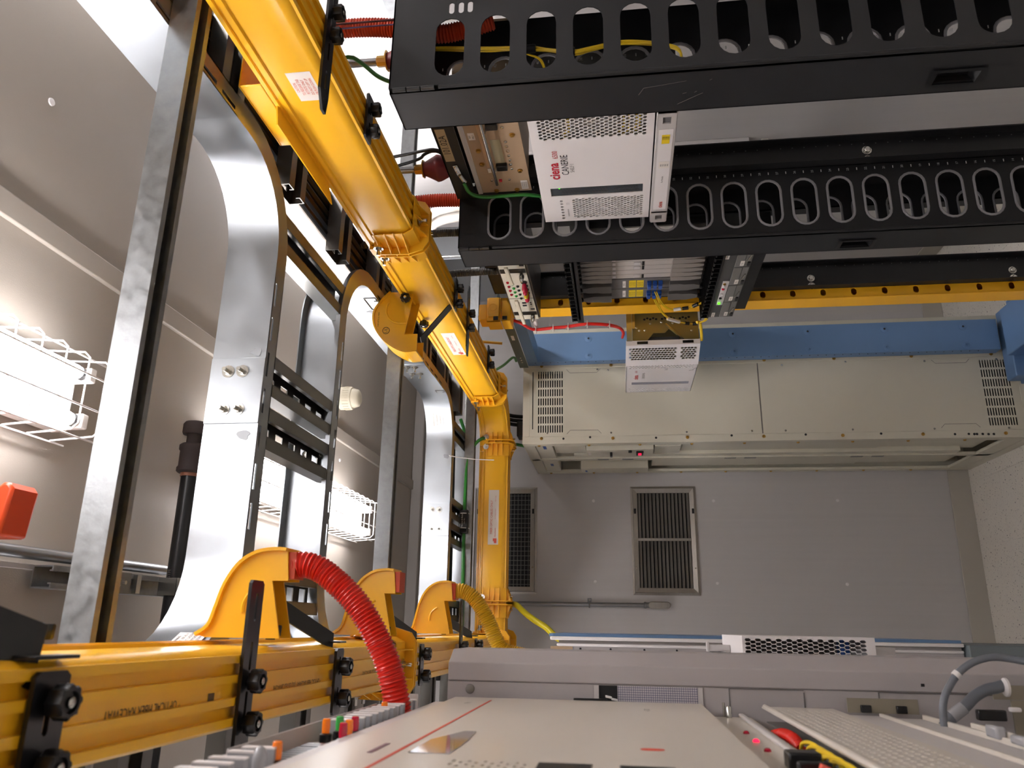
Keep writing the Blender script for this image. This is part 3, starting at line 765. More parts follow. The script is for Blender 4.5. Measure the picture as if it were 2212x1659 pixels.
# ---------------------------------------------------------------- open equipment racks
def rack(label, ya, yb, xa=1.165, xb=1.255, ztop=2.12, xbar=1.13):
    g = thing('equipment_rack', label, 'rack', (1.2, (ya+yb)/2, 0), 'black two post equipment racks of the right row')
    for y0, y1 in ((ya, ya+.031), (yb-.031, yb)):
        b = MB()
        b.box(xa, xb, *( (y0, y0+.003) if y0 == ya else (y1-.003, y1)), .03, 2.064)
        b.box(xa, xa+.003, y0, y1, .03, 2.064); b.box(xb-.003, xb, y0, y1, .03, 2.064)
        p = b.build('post', BLACK, g)
        face = y1-.003 if y0 != ya else y0+.003; sg = -1 if y0 != ya else 1
        for z in (1.035, 1.60, .4):
            for x in (xa+.010, xa+.038): put(BIGB, 'bolt', p, (x, face, z), rot_to(Y*sg))
        hb = MB()
        for k in range(60): hb.cyl((xb-.012, face+.0001*sg, .2+.03*k), (xb-.012, face+.0006*sg, .2+.03*k), .0016, n=6)
        hb.build('holes', GREYD, p, kind='stuff')
    b = MB().box(xbar, xbar+.003, ya, yb, 2.066, ztop); b.box(xbar, xbar+.05, ya, yb, ztop-.003, ztop); b.box(xbar+.047, xbar+.05, ya, yb, 2.066, ztop)
    b.box(xbar+.003, xb, ya, ya+.02, 2.0645, 2.069); b.box(xbar+.003, xb, yb-.02, yb, 2.0645, 2.069)
    tb = b.build('top_bar', BLACK, g)
    MB().box(xa-.06, xb+.12, ya, yb, 0, .03).build('base', BLACK, g)
    return g, tb
BIGB = MB().lathe([(.0125, 0), (.0125, .002), (.0085, .0022), (.0083, .008), (.006, .010)], (0, 0, 0), Z, 12).mesh('bolt', CHROME)
r1, tb1 = rack('black open rack bay holding the white mesh fronted shelf and the tan fuse panel', 1.338, 1.866, 1.165, 1.236)
lb = sticker(tb1, (1.13, 1.6175, 2.1015), -Y, Z, .134, .024, TANL)
text('101.02A', lb, (1.1293, 1.615, 2.101), -Y, Z, .025, INKB, sx=.95)
lug = MB().bar((1.128, 1.70, 2.094), (1.126, 1.745, 2.089), .012, .003, up=(1, 0, 0)); lug.cyl((1.126, 1.742, 2.089), (1.12, 1.768, 2.08), .006, n=10)
lug.build('ground_lug', CHROME, tb1)
for y in (1.708, 1.728): put(SCR, 'screw', tb1, (1.1265, y, 2.093), rot_to(-X))
r2, tb2 = rack('black open rack bay holding the card shelf with blue fibre plugs', 1.977, 2.525, 1.107, 1.20, 2.118, 1.135)
# red boots with brass nuts on the rack tops, pipes going up
def boot(x, y, z, label, s=1.0):
    g = thing('conduit_drop', label, 'conduit', (x, y, z), 'conduits ending in maroon boots on the rack tops')
    MB().lathe([(.024*s, 0), (.034*s, .022), (.035*s, .027), (.035*s, .031), (.033*s, .034), (.019*s, .062), (.0185*s, .066)], (x, y, z), Z, 20).build('boot', MAROON, g)
    b = MB().lathe([(.024*s, 0), (.024*s, .003), (.013*s, .0032), (.013*s, .024), (.010*s, .026)], (x, y, z+.066), Z, 8)
    b.build('gland', BRASS, g, smooth=20)
    MB().cyl((x, y, z+.09), (x-.005, y-.01, 2.55), .0088, n=14).build('pipe', STEEL, g)
boot(1.152, 1.745, 2.12, 'grey pipe and maroon rubber boot standing on the rack top beside the tan number label')
boot(1.205, 1.395, 2.12, 'grey pipe and maroon boot half hidden behind the near black cable manager', .95)
for k, P in enumerate((((1.16, 1.70, 2.121), (1.17, 1.697, 2.132), (1.17, 1.687, 2.149), (1.17, 1.689, 2.172), (1.17, 1.695, 2.2), (1.16, 1.72, 2.36), (1.15, 1.76, 2.45)), ((1.16, 1.712, 2.121), (1.17, 1.70, 2.136), (1.17, 1.694, 2.154), (1.17, 1.706, 2.178), (1.17, 1.731, 2.21), (1.16, 1.77, 2.36), (1.15, 1.80, 2.45)))):
    o = cable(P, .0042, .01).build('black_lead', RUBBER, None)
    tag(o, ('upper', 'lower')[k]+' of two thin black leads looping up from the numbered rack top', 'cable', 'thin black leads at the numbered rack top')
o = cable([(1.115, 1.765, 2.082), (1.10, 1.785, 2.072), (1.098, 1.803, 2.055), (1.098, 1.812, 2.028), (1.10, 1.814, 1.983), (1.10, 1.813, 1.929), (1.10, 1.82, 1.903), (1.105, 1.836, 1.875), (1.11, 1.84, 1.84)], .0048, .008).build('ground_cable', GREEN, None)
tag(o, 'green ground cable running down beside the tan panel behind the white mesh shelf', 'cable')
# tan fuse panel
XT = 1.13
tp = thing('fuse_panel', 'tan fuse alarm panel with handle bars under the numbered rack top', 'fuse panel', (XT, 1.6, 1.91))
b = MB().box(XT, XT+.003, 1.37, 1.842, 1.911, 2.044); b.box(XT+.003, 1.30, 1.40, 1.80, 1.915, 2.04); b.build('face', TAN, tp)
MB().box(XT-.004, XT, 1.371, 1.841, 2.0442, 2.056).build('top_strip', FANG, tp)
MB().box(XT-.0008, XT, 1.606, 1.718, 1.964, 1.989).build('window', mat('pale_olive_window', 'b3ab8c', .4), tp)
MB().box(XT-.006, XT, 1.36, 1.716, 2.004, 2.012).build('designation_strip', mat('peach_strip', 'c9a27c', .45), tp, bevel=.001)
hb = MB().tube([(XT-.028, 1.36, 1.993), (XT-.028, 1.76, 1.9925)], .0042, 10); hb.cyl((XT-.028, 1.546, 1.993), (XT, 1.546, 1.985), .004); hb.cyl((XT-.028, 1.712, 1.993), (XT, 1.712, 1.985), .004)
hb.build('handle_bar', CHROME, tp)
for y in (1.543, 1.715): MB().box(XT-.012, XT, y-.011, y+.011, 1.960, 1.988).build('latch', BLKPL, tp, bevel=.002)
for y, z in ((1.616, 1.951), (1.635, 1.951), (1.655, 1.951), (1.674, 1.951), (1.694, 1.951), (1.713, 1.951), (1.733, 1.951), (1.559, 1.951), (1.782, 1.964), (1.781, 2.011), (1.60, 1.999), (1.62, 1.999), (1.64, 1.999), (1.66, 1.999), (1.68, 1.999)): put(SCR, 'screw', tp, (XT, y, z), rot_to(-X))
for y, z in ((1.59, 1.931), (1.744, 1.931), (1.646, 2.023), (1.705, 2.024), (1.834, 2.006), (1.834, 1.95)): put(SCRB, 'screw', tp, (XT, y, z), rot_to(-X))
MB().box(XT-.005, XT, 1.778, 1.787, 1.983, 1.991).build('button', LENSR, tp, bevel=.001)
lb = sticker(tp, (XT, 1.587, 2.03), -Y, Z, .028, .016); text('BDP', lb, (XT-.0006, 1.587, 2.034), -Y, Z, .006, INKB); text('PNL 1', lb, (XT-.0006, 1.587, 2.026), -Y, Z, .006, INKB)
lb = sticker(tp, (XT, 1.812, 1.927), -Y, Z, .042, .018)
for k in range(3): text('FUSE PANEL LABEL', lb, (XT-.0006, 1.812, 1.932-.005*k), -Y, Z, .0036, INKG)
lb = sticker(tp, (XT-.006, 1.728, 2.008), -Y, Z, .018, .008)
# ---------------------------------------------------------------- white mesh fronted shelves
def hexgrid(b, O, U, W, D, u0, u1, v0, v1, nu, nv, rx, ry, stag='v'):
    """plate with hexagonal holes, every other column shifted half a pitch"""
    du, dv = (u1-u0)/nu, (v1-v0)/nv
    for i in range(nu):
        sh = (i % 2)*dv/2
        if sh: b.rect(O, U, W, D, u0+i*du, u0+(i+1)*du, v0, v0+sh); b.rect(O, U, W, D, u0+i*du, u0+(i+1)*du, v1-sh, v1)
        for j in range(nv-(1 if sh else 0)):
            c = (u0+(i+.5)*du, v0+sh+(j+.5)*dv)
            b.cell(O, U, W, D, (u0+i*du, u0+(i+1)*du, c[1]-dv/2, c[1]+dv/2), hexl(*c, rx, ry), back=False)
XC = 1.026
s1_ = thing('network_shelf', 'white mesh fronted shelf with red logo and black name text in the second bay', 'network shelf', (XC, 1.61, 1.557), 'white mesh fronted shelves')
b = MB(); O, U, W, D = (XC, 0, 0), -Y, Z, X*.0022       # u = -y
ys, ye, zb, zt = 1.388, 1.834, 1.604, 1.872
R_ = lambda y0, y1, z0, z1: b.rect(O, U, W, D, -y1, -y0, z0, z1)
hexgrid(b, O, Z, Y, D, 1.620, 1.853, 1.398, 1.476, 26, 7, .0049, .0050)
hexgrid(b, O, Z, Y, D, 1.620, 1.796, 1.722, 1.821, 22, 10, .0044, .0042)
hexgrid(b, O, U, W, D, -1.821, -1.722, 1.818, 1.828, 14, 1, .0042, .0042)
R_(ys, 1.398, zb, zt); R_(1.476, 1.672, zb, zt); R_(1.821, ye, zb, zt); R_(1.398, 1.476, zb, 1.62); R_(1.398, 1.476, 1.853, zt)
R_(1.672, 1.709, zb, 1.622); R_(1.672, 1.709, 1.846, zt); R_(1.709, 1.722, zb, zt); R_(1.722, 1.821, zb, 1.62); R_(1.722, 1.821, 1.828, zt); R_(1.722, 1.821, 1.796, 1.818)
b.box(XC+.0005, XC+.05, ye-.002, ye, zb, zt); b.box(XC+.0005, XC+.05, ys, ys+.002, zb, zt); b.box(XC+.0005, XC+.05, ys, ye, zt-.002, zt); b.box(XC+.0005, XC+.05, ys, ye, zb, zb+.002)
cv = b.build('cover', WHITE, s1_, smooth=20)
wn = MB().box(XC+.003, XC+.005, 1.672, 1.709, 1.622, 1.846).build('window', NAVYL, cv)
hx = MB()
for i in range(26):
    for j in range(3):
        if i in (8, 9, 18): continue
        p = hexl(-(1.680+.010*j), 1.634+.0073*i+(j % 2)*.0036, .0045, .003); hx.prism(p, (XC+.0028, 0, 0), -Y, Z, X*.0002)
hx.build('mesh_print', BLACKD, wn, smooth=0, kind='stuff')
MB().cyl((XC+.003, 1.675, 1.824), (XC+.001, 1.675, 1.824), .002, n=8).build('status_led', LEDG, wn)
T_ = lambda s, y, z, h, m, par=cv, **k: text(s, par, (XC, y, z), -Y, Z, h, m, **k)
T_('ciena', 1.597, 1.829, .034, INKC, off=.025, sx=1.0); T_('6500', 1.53, 1.823, .018, INKC, sx=.85)
T_('CANERIE', 1.573, 1.803, .024, INKB, sx=.86); T_('SHELF 1', 1.586, 1.787, .0135, INKG, sx=.8)
for k in range(4): T_('======', 1.745, 1.811-.0022*k, .003, INKG)
for k in range(3): T_('HHH', 1.79+.012*k-.012, 1.808, .006, INKB)
b = MB().box(XC+.052, 1.28, 1.40, 1.822, 1.606, 1.868); b.build('chassis', GREYM, s1_)
cb = MB()
for k in range(16):
    y = 1.402+.028*k; cb.box(XC+.036, XC+.052, y+.002, y+.022, 1.62, 1.86)
cb.build('card_row', CARDW, s1_, kind='stuff')
fb = MB()
for z, dy in ((1.795, .0), (1.79, .004), (1.672, 0), (1.66, .008), (1.645, .0), (1.638, .004)):
    fb.tube(smooth_path([(XC+.03, 1.40+dy, z), (XC+.014, 1.43, z-.004), (XC+.012, 1.46+dy, z-.002), (XC+.025, 1.50, z+.01)], .01), .0022, 6)
fb.build('fibre_jumper', YCAB, s1_, kind='stuff')
fm = MB().box(XC-.004, 1.27, 1.386, 1.856, 1.557, 1.6005).build('fan_module', FANG, s1_, bevel=.002)
MB().box(XC-.005, XC-.004, 1.455, 1.79, 1.563, 1.594).build('fan_panel', WHITE, fm)
for y in (1.42, 1.826):
    l = MB(); l.cell((XC-.008, 0, 0), Y, Z, X*.004, (y-.024, y+.024, 1.560, 1.598), rectl(y, 1.579, .022, .017)); l.build('latch', FANG, fm, bevel=.001)
    MB().obox((XC-.0042, y, 1.579), X*.0003, Y*.011, Z*.0085).build('latch_pocket', GREYD, fm)
lb = sticker(fm, (XC-.005, 1.49, 1.578), -Y, Z, .032, .017, LABELY)
for k in range(4): text('LASER', lb, (XC-.0056, 1.485, 1.584-.004*k), -Y, Z, .0045, INKB)
lb = sticker(fm, (XC-.005, 1.589, 1.577), -Y, Z, .026, .024)
for k in range(4): text('IIIIIII', lb, (XC-.0056, 1.589, 1.584-.005*k), -Y, Z, .005, INKB)
text('Fan Module', fm, (XC-.005, 1.65, 1.578), -Y, Z, .006, INKB); text('ciena', fm, (XC-.005, 1.766, 1.577), -Y, Z, .014, INKR, off=.02)
# yellow fibres and red tubes dropping into the near cable manager
for k in range(6):
    d = (k % 3-1)*.0033; e = (k//3)*.0034
    P = [(1.124, 2.10), (1.122, 2.043), (1.118, 1.99), (1.112, 1.933), (1.109, 1.895), (1.104, 1.848), (1.097, 1.811), (1.087, 1.765), (1.093, 1.728), (1.1, 1.674), (1.097, 1.62), (1.087, 1.585), (1.07, 1.560)]
    o = cable([(x+d*.9+R.uniform(-.001, .001), 1.275+e+R.uniform(-.0015, .0015), z) for x, z in P]+[(1.045, 1.30, 1.555+e), (1.03, 1.332, 1.56), (1.04, 1.37, 1.60)], .0017, .012, 6).build('fibre_jumper', YCAB, None)
    tag(o, 'thin yellow fibre jumper in the bundle inside the near black cable manager', 'cable', 'yellow fibres inside the near cable manager')
for z, l in ((1.853, 'upper black strap around the yellow fibres inside the near cable manager'), (1.775, 'lower black strap around the yellow fibres inside the near cable manager')):
    x = 1.104 if z > 1.8 else 1.0895
    o = MB().lathe([(.0075, -.012), (.0085, -.011), (.0085, .011), (.0075, .012)], (x, 1.2767, z), Z, 12).build('hook_strap', BLKPL, None); tag(o, l, 'strap', 'black straps on the yellow fibres')
for k in range(2):
    o = cable([(1.02, 1.345, 1.80+k*.004), (1.05, 1.318, 1.818), (1.085, 1.29, 1.83+k*.003), (1.10, 1.285, 1.86)], .0018, .01, 6).build('fibre_jumper', YCAB, None)
    tag(o, 'yellow fibre jumper leaving the near cable manager through its third oval', 'cable', 'yellow fibres through the third oval')
o = corr([(1.18, 1.27, 2.46), (1.19, 1.272, 2.25), (1.182, 1.274, 2.14), (1.16, 1.276, 2.05), (1.166, 1.278, 1.99), (1.185, 1.28, 1.93)], .0195, .0062).build('corrugated_tube', REDO, None)
tag(o, 'orange red corrugated tube entering the top of the near black cable manager', 'tube')
o = corr([(1.15, 1.915, 2.46), (1.158, 1.918, 2.27), (1.162, 1.92, 2.2), (1.16, 1.922, 2.118)], .020, .0066).build('corrugated_tube', REDO, None)
tag(o, 'orange red corrugated tube above the second black cable manager', 'tube')
for k, (x, yy) in enumerate(((1.175, 1.245), (1.168, 1.25))):
    o = cable([(x, yy, 2.45), (x+.002, yy, 2.25), (x, yy, 2.06)], .0022-.0006*k, .05, 6).build('thin_lead', (mat('purple_lead', '5a2c36', .4), mat('violet_lead', '54407a', .4))[k], None)
    tag(o, ('thicker dark red', 'thinner violet')[k]+' lead dropping straight into the near cable manager', 'cable')
o = cable([(1.12, 1.30, 2.30), (1.15, 1.31, 2.245), (1.135, 1.315, 2.215), (1.10, 1.32, 2.175), (1.085, 1.325, 2.13), (1.09, 1.327, 2.07)], .0045, .012).build('ground_cable', GREEN, None)
tag(o, 'green ground cable curving down behind the near black cable manager', 'cable')
def flex(P, r, label):
    o = corr(P, r, .0052, 12, .12).build('flex_conduit', FLEX, None); tag(o, label, 'conduit'); return o
flex([(1.02, 1.93, 2.50), (1.05, 1.925, 2.30), (1.056, 1.92, 2.2), (1.056, 1.92, 2.118)], .0115, 'dark ribbed conduit dropping onto the second black cable manager')
flex([(1.09, 2.30, 2.48), (1.11, 2.30, 2.27), (1.115, 2.30, 2.16), (1.116, 2.30, 2.062)], .0125, 'dark ribbed conduit dropping to the ivory fuse panel')
# ---------------------------------------------------------------- second bay of cards
XF = 1.02
fp = thing('fuse_panel', 'ivory fuse panel with red and green lamps and two flat pull handles', 'fuse panel', (XF, 2.24, 1.957))
MB().box(XF, XF+.003, 1.99, 2.49, 1.957, 2.036).build('face', BEIGEF, fp)
MB().box(XF+.004, 1.20, 2.0, 2.485, 1.95, 2.040).build('body', mat('dark_brown_case', '3b3532', .4), fp)
for y in (2.106, 2.435): MB().box(XF-.0015, XF, y-.013, y+.013, 1.958, 2.035).build('dark_band', BLKPL, fp)
MB().box(XF-.0009, XF, 2.3095, 2.3115, 1.957, 2.036).build('joint', INKG, fp)
for (ya, yb) in ((2.015, 2.14), (2.25, 2.46)):
    MB().prism([(ya, -.004), (yb, -.012), (yb+.01, -.012), (yb+.01, -.006), (ya, .004)], (XF-.034, 0, 1.998), Y, X*-1, Z*.012).build('pull_handle', CREAM, fp, bevel=.002)
    k = MB().lathe([(.006, 0), (.0085, .012), (.006, .022), (.003, .03)], (XF, yb-.015, 1.972), -X, 10).build('thumbscrew', CHROME, fp)
LED = MB().lathe([(.005, 0), (.0048, .002), (.003, .005)], (0, 0, 0), Z, 10)
ledr, ledg = LED.mesh('lamp', LENSR), LED.mesh('lamp', LENSG); ledh = LED.mesh('socket', BLKPL)
for k in range(4):
    put(ledr, 'lamp', fp, (XF, 2.184+.0305*k, 2.0225), rot_to(-X)); put(ledg, 'lamp', fp, (XF, 2.198+.03*k, 2.009), rot_to(-X)); put(ledh, 'socket', fp, (XF, 2.214+.031*k, 1.995), rot_to(-X))
    put(MB().lathe([(.0095, 0), (.0095, .004)], (0, 0, 0), Z, 12).mesh('socket', BLKPL), 'socket', fp, (XF, 2.186+.027*k, 1.972), rot_to(-X))
    LP = MB().lathe([(.0065, 0), (.0075, .008), (.0075, .022), (.0055, .028), (.001, .03)], (0, 0, 0), Z, 12).mesh('lamp_cap', (LENSR, LENSR, LENSY, LENSR)[k], smooth=60)
    put(LP, 'lamp_cap', fp, (XF, 2.196+.027*k, 1.972), rot_to(-X))
for y, z in ((2.345, 2.013), (2.347, 1.99), (2.367, 2.014), (2.369, 1.991), (2.40, 1.968), (2.07, 1.966)): MB().box(XF-.0008, XF, y-.006, y+.006, z-.007, z+.007).build('port', BLKPL, fp)
for y in (2.345, 2.36, 2.40): MB().box(XF-.0009, XF, y-.003, y+.003, 1.966, 1.972).build('mark', INKB, fp)
# card shelf
cs = thing('card_shelf', 'open card shelf with white and dark cards, yellow stickers and blue fibre plugs', 'network shelf', (1.085, 2.24, 1.40), 'card shelves')
b = MB().box(1.11, 1.13, 1.99, 2.495, 1.40, 1.82); b.box(1.086, 1.28, 2.493, 2.495, 1.42, 1.80); b.box(1.086, 1.28, 1.99, 1.992, 1.42, 1.80); b.box(1.086, 1.28, 1.99, 2.495, 1.80, 1.803); b.build('chassis', mat('dark_chassis', '2c2a29', .5), cs)
cardw = MB().box(1.085, 1.106, -.0155, .0155, 1.505, 1.712)
def lever_prof(w):
    return [(-w, 0), (w, 0), (w, .03), (w*.8, .045), (w*.8, .075), (w*.45, .095), (-w*.45, .095), (-w*.7, .08), (-w, .06)]
LVW = MB().prism(lever_prof(.0145), (0, 0, 0), Y, Z, X*.02).mesh('ejector', LEVER); LVD = MB().prism(lever_prof(.026), (0, 0, 0), Y, Z, X*.02).mesh('ejector', GREYD)
for me, bv in ((LVW, 1),): pass
KN2 = MB().lathe([(.006, 0), (.0075, .003), (.0075, .012), (.004, .014)], (0, 0, 0), Z, 12).mesh('thumbscrew', BLKPL)
cy = [2.012+.0305*k for k in range(10)]+[2.3175]
for k, y in enumerate(cy):
    b = MB().box(1.085, 1.106, y-.0145, y+.0145, 1.508, 1.710)
    c = b.build('line_card', CARDW, cs, bevel=.0012)
    o = put(LVW, 'ejector', c, (1.070, y, 1.703)); o2 = put(LVW, 'ejector', c, (1.070, y, 1.517), (math.pi, 0, 0))
    if k in (3, 5, 8, 10, 7):
        MB().box(1.083, 1.085, y-.010, y+.010, 1.612, 1.634).build('grip', FANG, c, bevel=.001); MB().box(1.0842, 1.0852, y-.013, y+.013, 1.601, 1.608).build('gap', BLKPL, c)
        MB().box(1.0842, 1.0852, y-.006, y+.006, 1.612, 1.622).build('slot', GREYD, c)
    MB().box(1.0840, 1.0852, y-.008, y+.008, 1.69, 1.70).build('tab', WHITE, c)
    put(KN2, 'thumbscrew', c, (1.075, y+.006, 1.806), rot_to(-X))
for k, y in enumerate((2.372, 2.448)):
    c = MB().box(1.083, 1.106, y-.036, y+.036, 1.505, 1.712).build('line_card', GREYD, cs, bevel=.0015)
    put(LVD, 'ejector', c, (1.066, y+.004, 1.705)); put(LVD, 'ejector', c, (1.066, y+.004, 1.517), (math.pi, 0, 0))
    put(KN2, 'thumbscrew', c, (1.072, y, 1.806), rot_to(-X)); put(KN2, 'thumbscrew', c, (1.072, y, 1.415), rot_to(-X))
    lb = sticker(c, (1.083, y, 1.663), -Y, Z, .05, .010); text('OTM2 '+'12'[k], lb, (1.0823, y, 1.663), -Y, Z, .008, INKB, sx=.8)
    for z in (1.636, 1.611):
        lb = sticker(c, (1.083, y, z), -Y, Z, .054, .0225, LABELY)
        for q in range(4): text('CAUTION LASER', lb, (1.0823, y, z+.0075-.005*q), -Y, Z, .0042, INKB)
    for z in (1.582, 1.564, 1.546):
        l = MB().box(1.072, 1.083, y-.02, y+.016, z-.0065, z+.0065); l.box(1.064, 1.072, y-.016, y+.010, z-.0055, z+.0055); l.build('plug', BLUEL, c, bevel=.001)
# comb of cable fingers above the cards
cm = thing('cable_comb', 'black cable comb with small hooked fingers above the card shelf', 'cable comb', (1.03, 2.24, 1.81))
MB().box(1.0, 1.075, 1.99, 2.47, 1.808, 1.818).build('rail', BLKPL, cm, bevel=.002)
MB().box(1.0, 1.006, 1.99, 2.492, 1.800, 1.822).build('rail', BLKPL, cm, bevel=.002)
FG = MB().box(-.005, .005, -.002, .002, 0, .018); FG.box(-.005, .005, -.008, .008, .018, .0215); FG = FG.mesh('finger', BLKPL, smooth=20)
for k in range(17):
    for x in (1.004, 1.03): put(FG, 'finger', cm, (x, 2.0+.0295*k+(.014 if x > 1.01 else 0), 1.818))
cm2 = thing('cable_comb', 'black ribbed cable comb below the card shelf holding yellow fibres', 'cable comb', (1.03, 2.24, 1.39))
MB().box(1.0, 1.10, 1.985, 2.492, 1.386, 1.3905).build('rail', BLKPL, cm2)
RB_ = MB().box(-.045, .045, -.0015, .0015, 0, .022); RB_.box(-.048, -.043, -.009, .009, .018, .022); RB_ = RB_.mesh('finger', BLKPL, smooth=20)
for k in range(18): put(RB_, 'finger', cm2, (1.046, 1.995+.029*k, 1.3905))
# module row under the cards
md = thing('module_tray', 'dark grey tray of four modules with white tags below the card shelf', 'network shelf', (1.0, 2.24, 1.31))
MB().box(1.004, 1.20, 1.985, 2.492, 1.306, 1.385).build('tray', mat('dark_grey_tray', '4e4d4b', .45, .2), md, bevel=.002)
for k in range(4):
    y = 2.045+.125*k; mm = MB().box(1.0, 1.004, y-.06, y+.06, 1.328, 1.352).build('module', GREYM, md, bevel=.001)
    MB().box(1.0015, 1.004, y-.06, y+.06, 1.309, 1.327).build('module_door', GREYM, mm, bevel=.001)
    lb = sticker(mm, (1.0, y+.035, 1.333), -Y, Z, .03, .011); text('PSU', lb, (.9994, y+.035, 1.333), -Y, Z, .007, INKB)
    MB().tube(smooth_path([(.997, y+.02, 1.323), (.995, y+.0, 1.321), (.996, y-.025, 1.316)], .008), .002, 6).build('latch', CHROME, mm)
    MB().box(.998, 1.0015, y+.028, y+.05, 1.311, 1.319).build('port', BLKPL, mm)
for y, t_ in ((2.04, 'OMFILM'), (2.47, 'OSC WEST')):
    lb = sticker(md, (1.004, y, 1.378 if y < 2.2 else 1.372), -Y, Z, .036, .010); text(t_, lb, (1.0033, y, 1.378 if y < 2.2 else 1.372), -Y, Z, .007, INKB)
b = MB().box(.9995, 1.003, 2.20, 2.38, 1.353, 1.372).build('control_board', FANG, md, bevel=.001)
for y, m_ in ((2.215, BRASS), (2.235, WHITE), (2.25, LENSR), (2.29, WHITE), (2.32, BLKPL), (2.36, LEDG)): MB().cyl((.9995, y, 1.366), (.995, y, 1.366), .0042, n=8).build('indicator', m_, b)
bl = MB().box(1.03, 1.20, 1.985, 2.49, 1.264, 1.304).build('blank_panel', BLACK, None); tag(bl, 'plain black blank panel under the module tray', 'panel')
# yellow fibres looping out of the cards
F1 = [(1.064, 2.399, 1.564), (1.05, 2.44, 1.549), (1.04, 2.476, 1.528), (1.035, 2.488, 1.504), (1.035, 2.49, 1.481), (1.035, 2.481, 1.47), (1.035, 2.478, 1.45), (1.035, 2.46, 1.429), (1.035, 2.441, 1.415), (1.04, 2.42, 1.398)]
F2 = [(1.064, 2.46, 1.564), (1.05, 2.499, 1.549), (1.04, 2.542, 1.529), (1.035, 2.571, 1.507), (1.03, 2.585, 1.482), (1.03, 2.60, 1.457), (1.03, 2.61, 1.432), (1.03, 2.60, 1.40), (1.035, 2.578, 1.382), (1.05, 2.50, 1.394)]
F3 = [(1.064, 2.44, 1.546), (1.045, 2.475, 1.542), (1.035, 2.53, 1.525), (1.03, 2.572, 1.50), (1.03, 2.592, 1.478)] + F2[5:]
for k, (P, dz, l) in enumerate(((F1, 0, 'upper yellow fibre loop leaving the top blue plug of the dark cards'), (F1, -.006, 'second upper yellow fibre beside the first blue plugs'), (F2, 0, 'lower yellow fibre loop hanging nearest the aisle'), (F2, -.005, 'lower yellow fibre loop just above the lowest one'), (F3, .003, 'short yellow fibre from the lowest blue plug of the dark cards'))):
    o = cable([(p[0], p[1], p[2]+dz) for p in P], .0017, .01, 6).build('fibre_jumper', YCAB, None); tag(o, l, 'cable', 'yellow fibre loops at the card shelf')
def sleeve(p, q, r, m, label, cat='tag'):
    o = MB().cyl(p, q, r, n=10).build('cable_sleeve', m, None); tag(o, label, cat, 'sleeves and tags on the yellow fibres')
sleeve((1.035, 2.489, 1.498), (1.035, 2.483, 1.474), .006, LABELW, 'white tag on the upper yellow fibre loop'); sleeve((1.035, 2.481, 1.470), (1.035, 2.477, 1.450), .006, BLKPL, 'black strap next to the white tag on the upper loop'); sleeve((1.035, 2.464, 1.435), (1.036, 2.448, 1.421), .0065, BLKPL, 'black strap on the upper loop nearest the comb')
sleeve((1.032, 2.560, 1.515), (1.03, 2.590, 1.472), .006, LABELW, 'long white tag on the lower yellow fibre loop'); sleeve((1.03, 2.602, 1.452), (1.03, 2.607, 1.438), .0065, BLKPL, 'black strap after the long white tag'); sleeve((1.03, 2.611, 1.425), (1.03, 2.608, 1.41), .0065, BLKPL, 'black strap at the bottom of the lower loop')
# ---------------------------------------------------------------- yellow vertical fibre duct
vd = thing('vertical_duct', 'upright yellow slotted fibre duct between the card rack and the blue rack', 'raceway', (1.10, 2.56, 0))
b = MB(); O = (0, 2.53, 0); x0, x1 = 1.078, 1.121
for k in range(19):
    zc = 1.884-.0985*k
    if zc > .06: b.cell(O, X, Z, Y*.0025, (x0, x1, zc-.04925, zc+.04925), stadium(1.0945, zc, .025, .018, 6))
zb_ = 1.884-.0985*18-.04925
b.rect(O, X, Z, Y*.0025, x0, x1, 1.884+.04925, 2.10); b.rect(O, X, Z, Y*.0025, x0, x1, 0, max(.001, zb_))
b.box(x0-.006, x0-.003, 2.527, 2.602, 0, 2.09); b.box(x0-.003, x1, 2.5995, 2.602, 0, 2.09); b.box(x1-.0025, x1, 2.5325, 2.5995, 0, 2.09)
b.build('channel', YELD, vd, smooth=30)
b = MB().box(1.028, 1.12, 2.522, 2.528, 2.095, 2.145); b.box(1.028, 1.034, 2.522, 2.60, 2.095, 2.145); b.box(1.045, 1.118, 2.515, 2.522, 2.10, 2.14)
b.build('end_fitting', YELD, vd, bevel=.002)
MB().tube([(1.081+.013*math.cos(k*math.pi/10), 2.5150, 2.122+.013*math.sin(k*math.pi/10)) for k in range(20)], .0012, 6, closed=True).build('embossed_ring', YELD, vd)
b = MB().box(1.04, 1.10, 2.53, 2.60, 2.146, 2.175); b.box(1.03, 1.11, 2.525, 2.605, 2.06, 2.094); b.build('end_fitting', YELD, vd, bevel=.003)
for z in (2.08, 2.112): MB().box(1.034, 1.046, 2.515, 2.522, z-.008, z+.008).build('latch', BLKPL, vd)
MB().cyl((1.06, 2.55, 2.165), (1.06, 2.55, 2.18), .012, n=6).build('nut', ALU, vd)
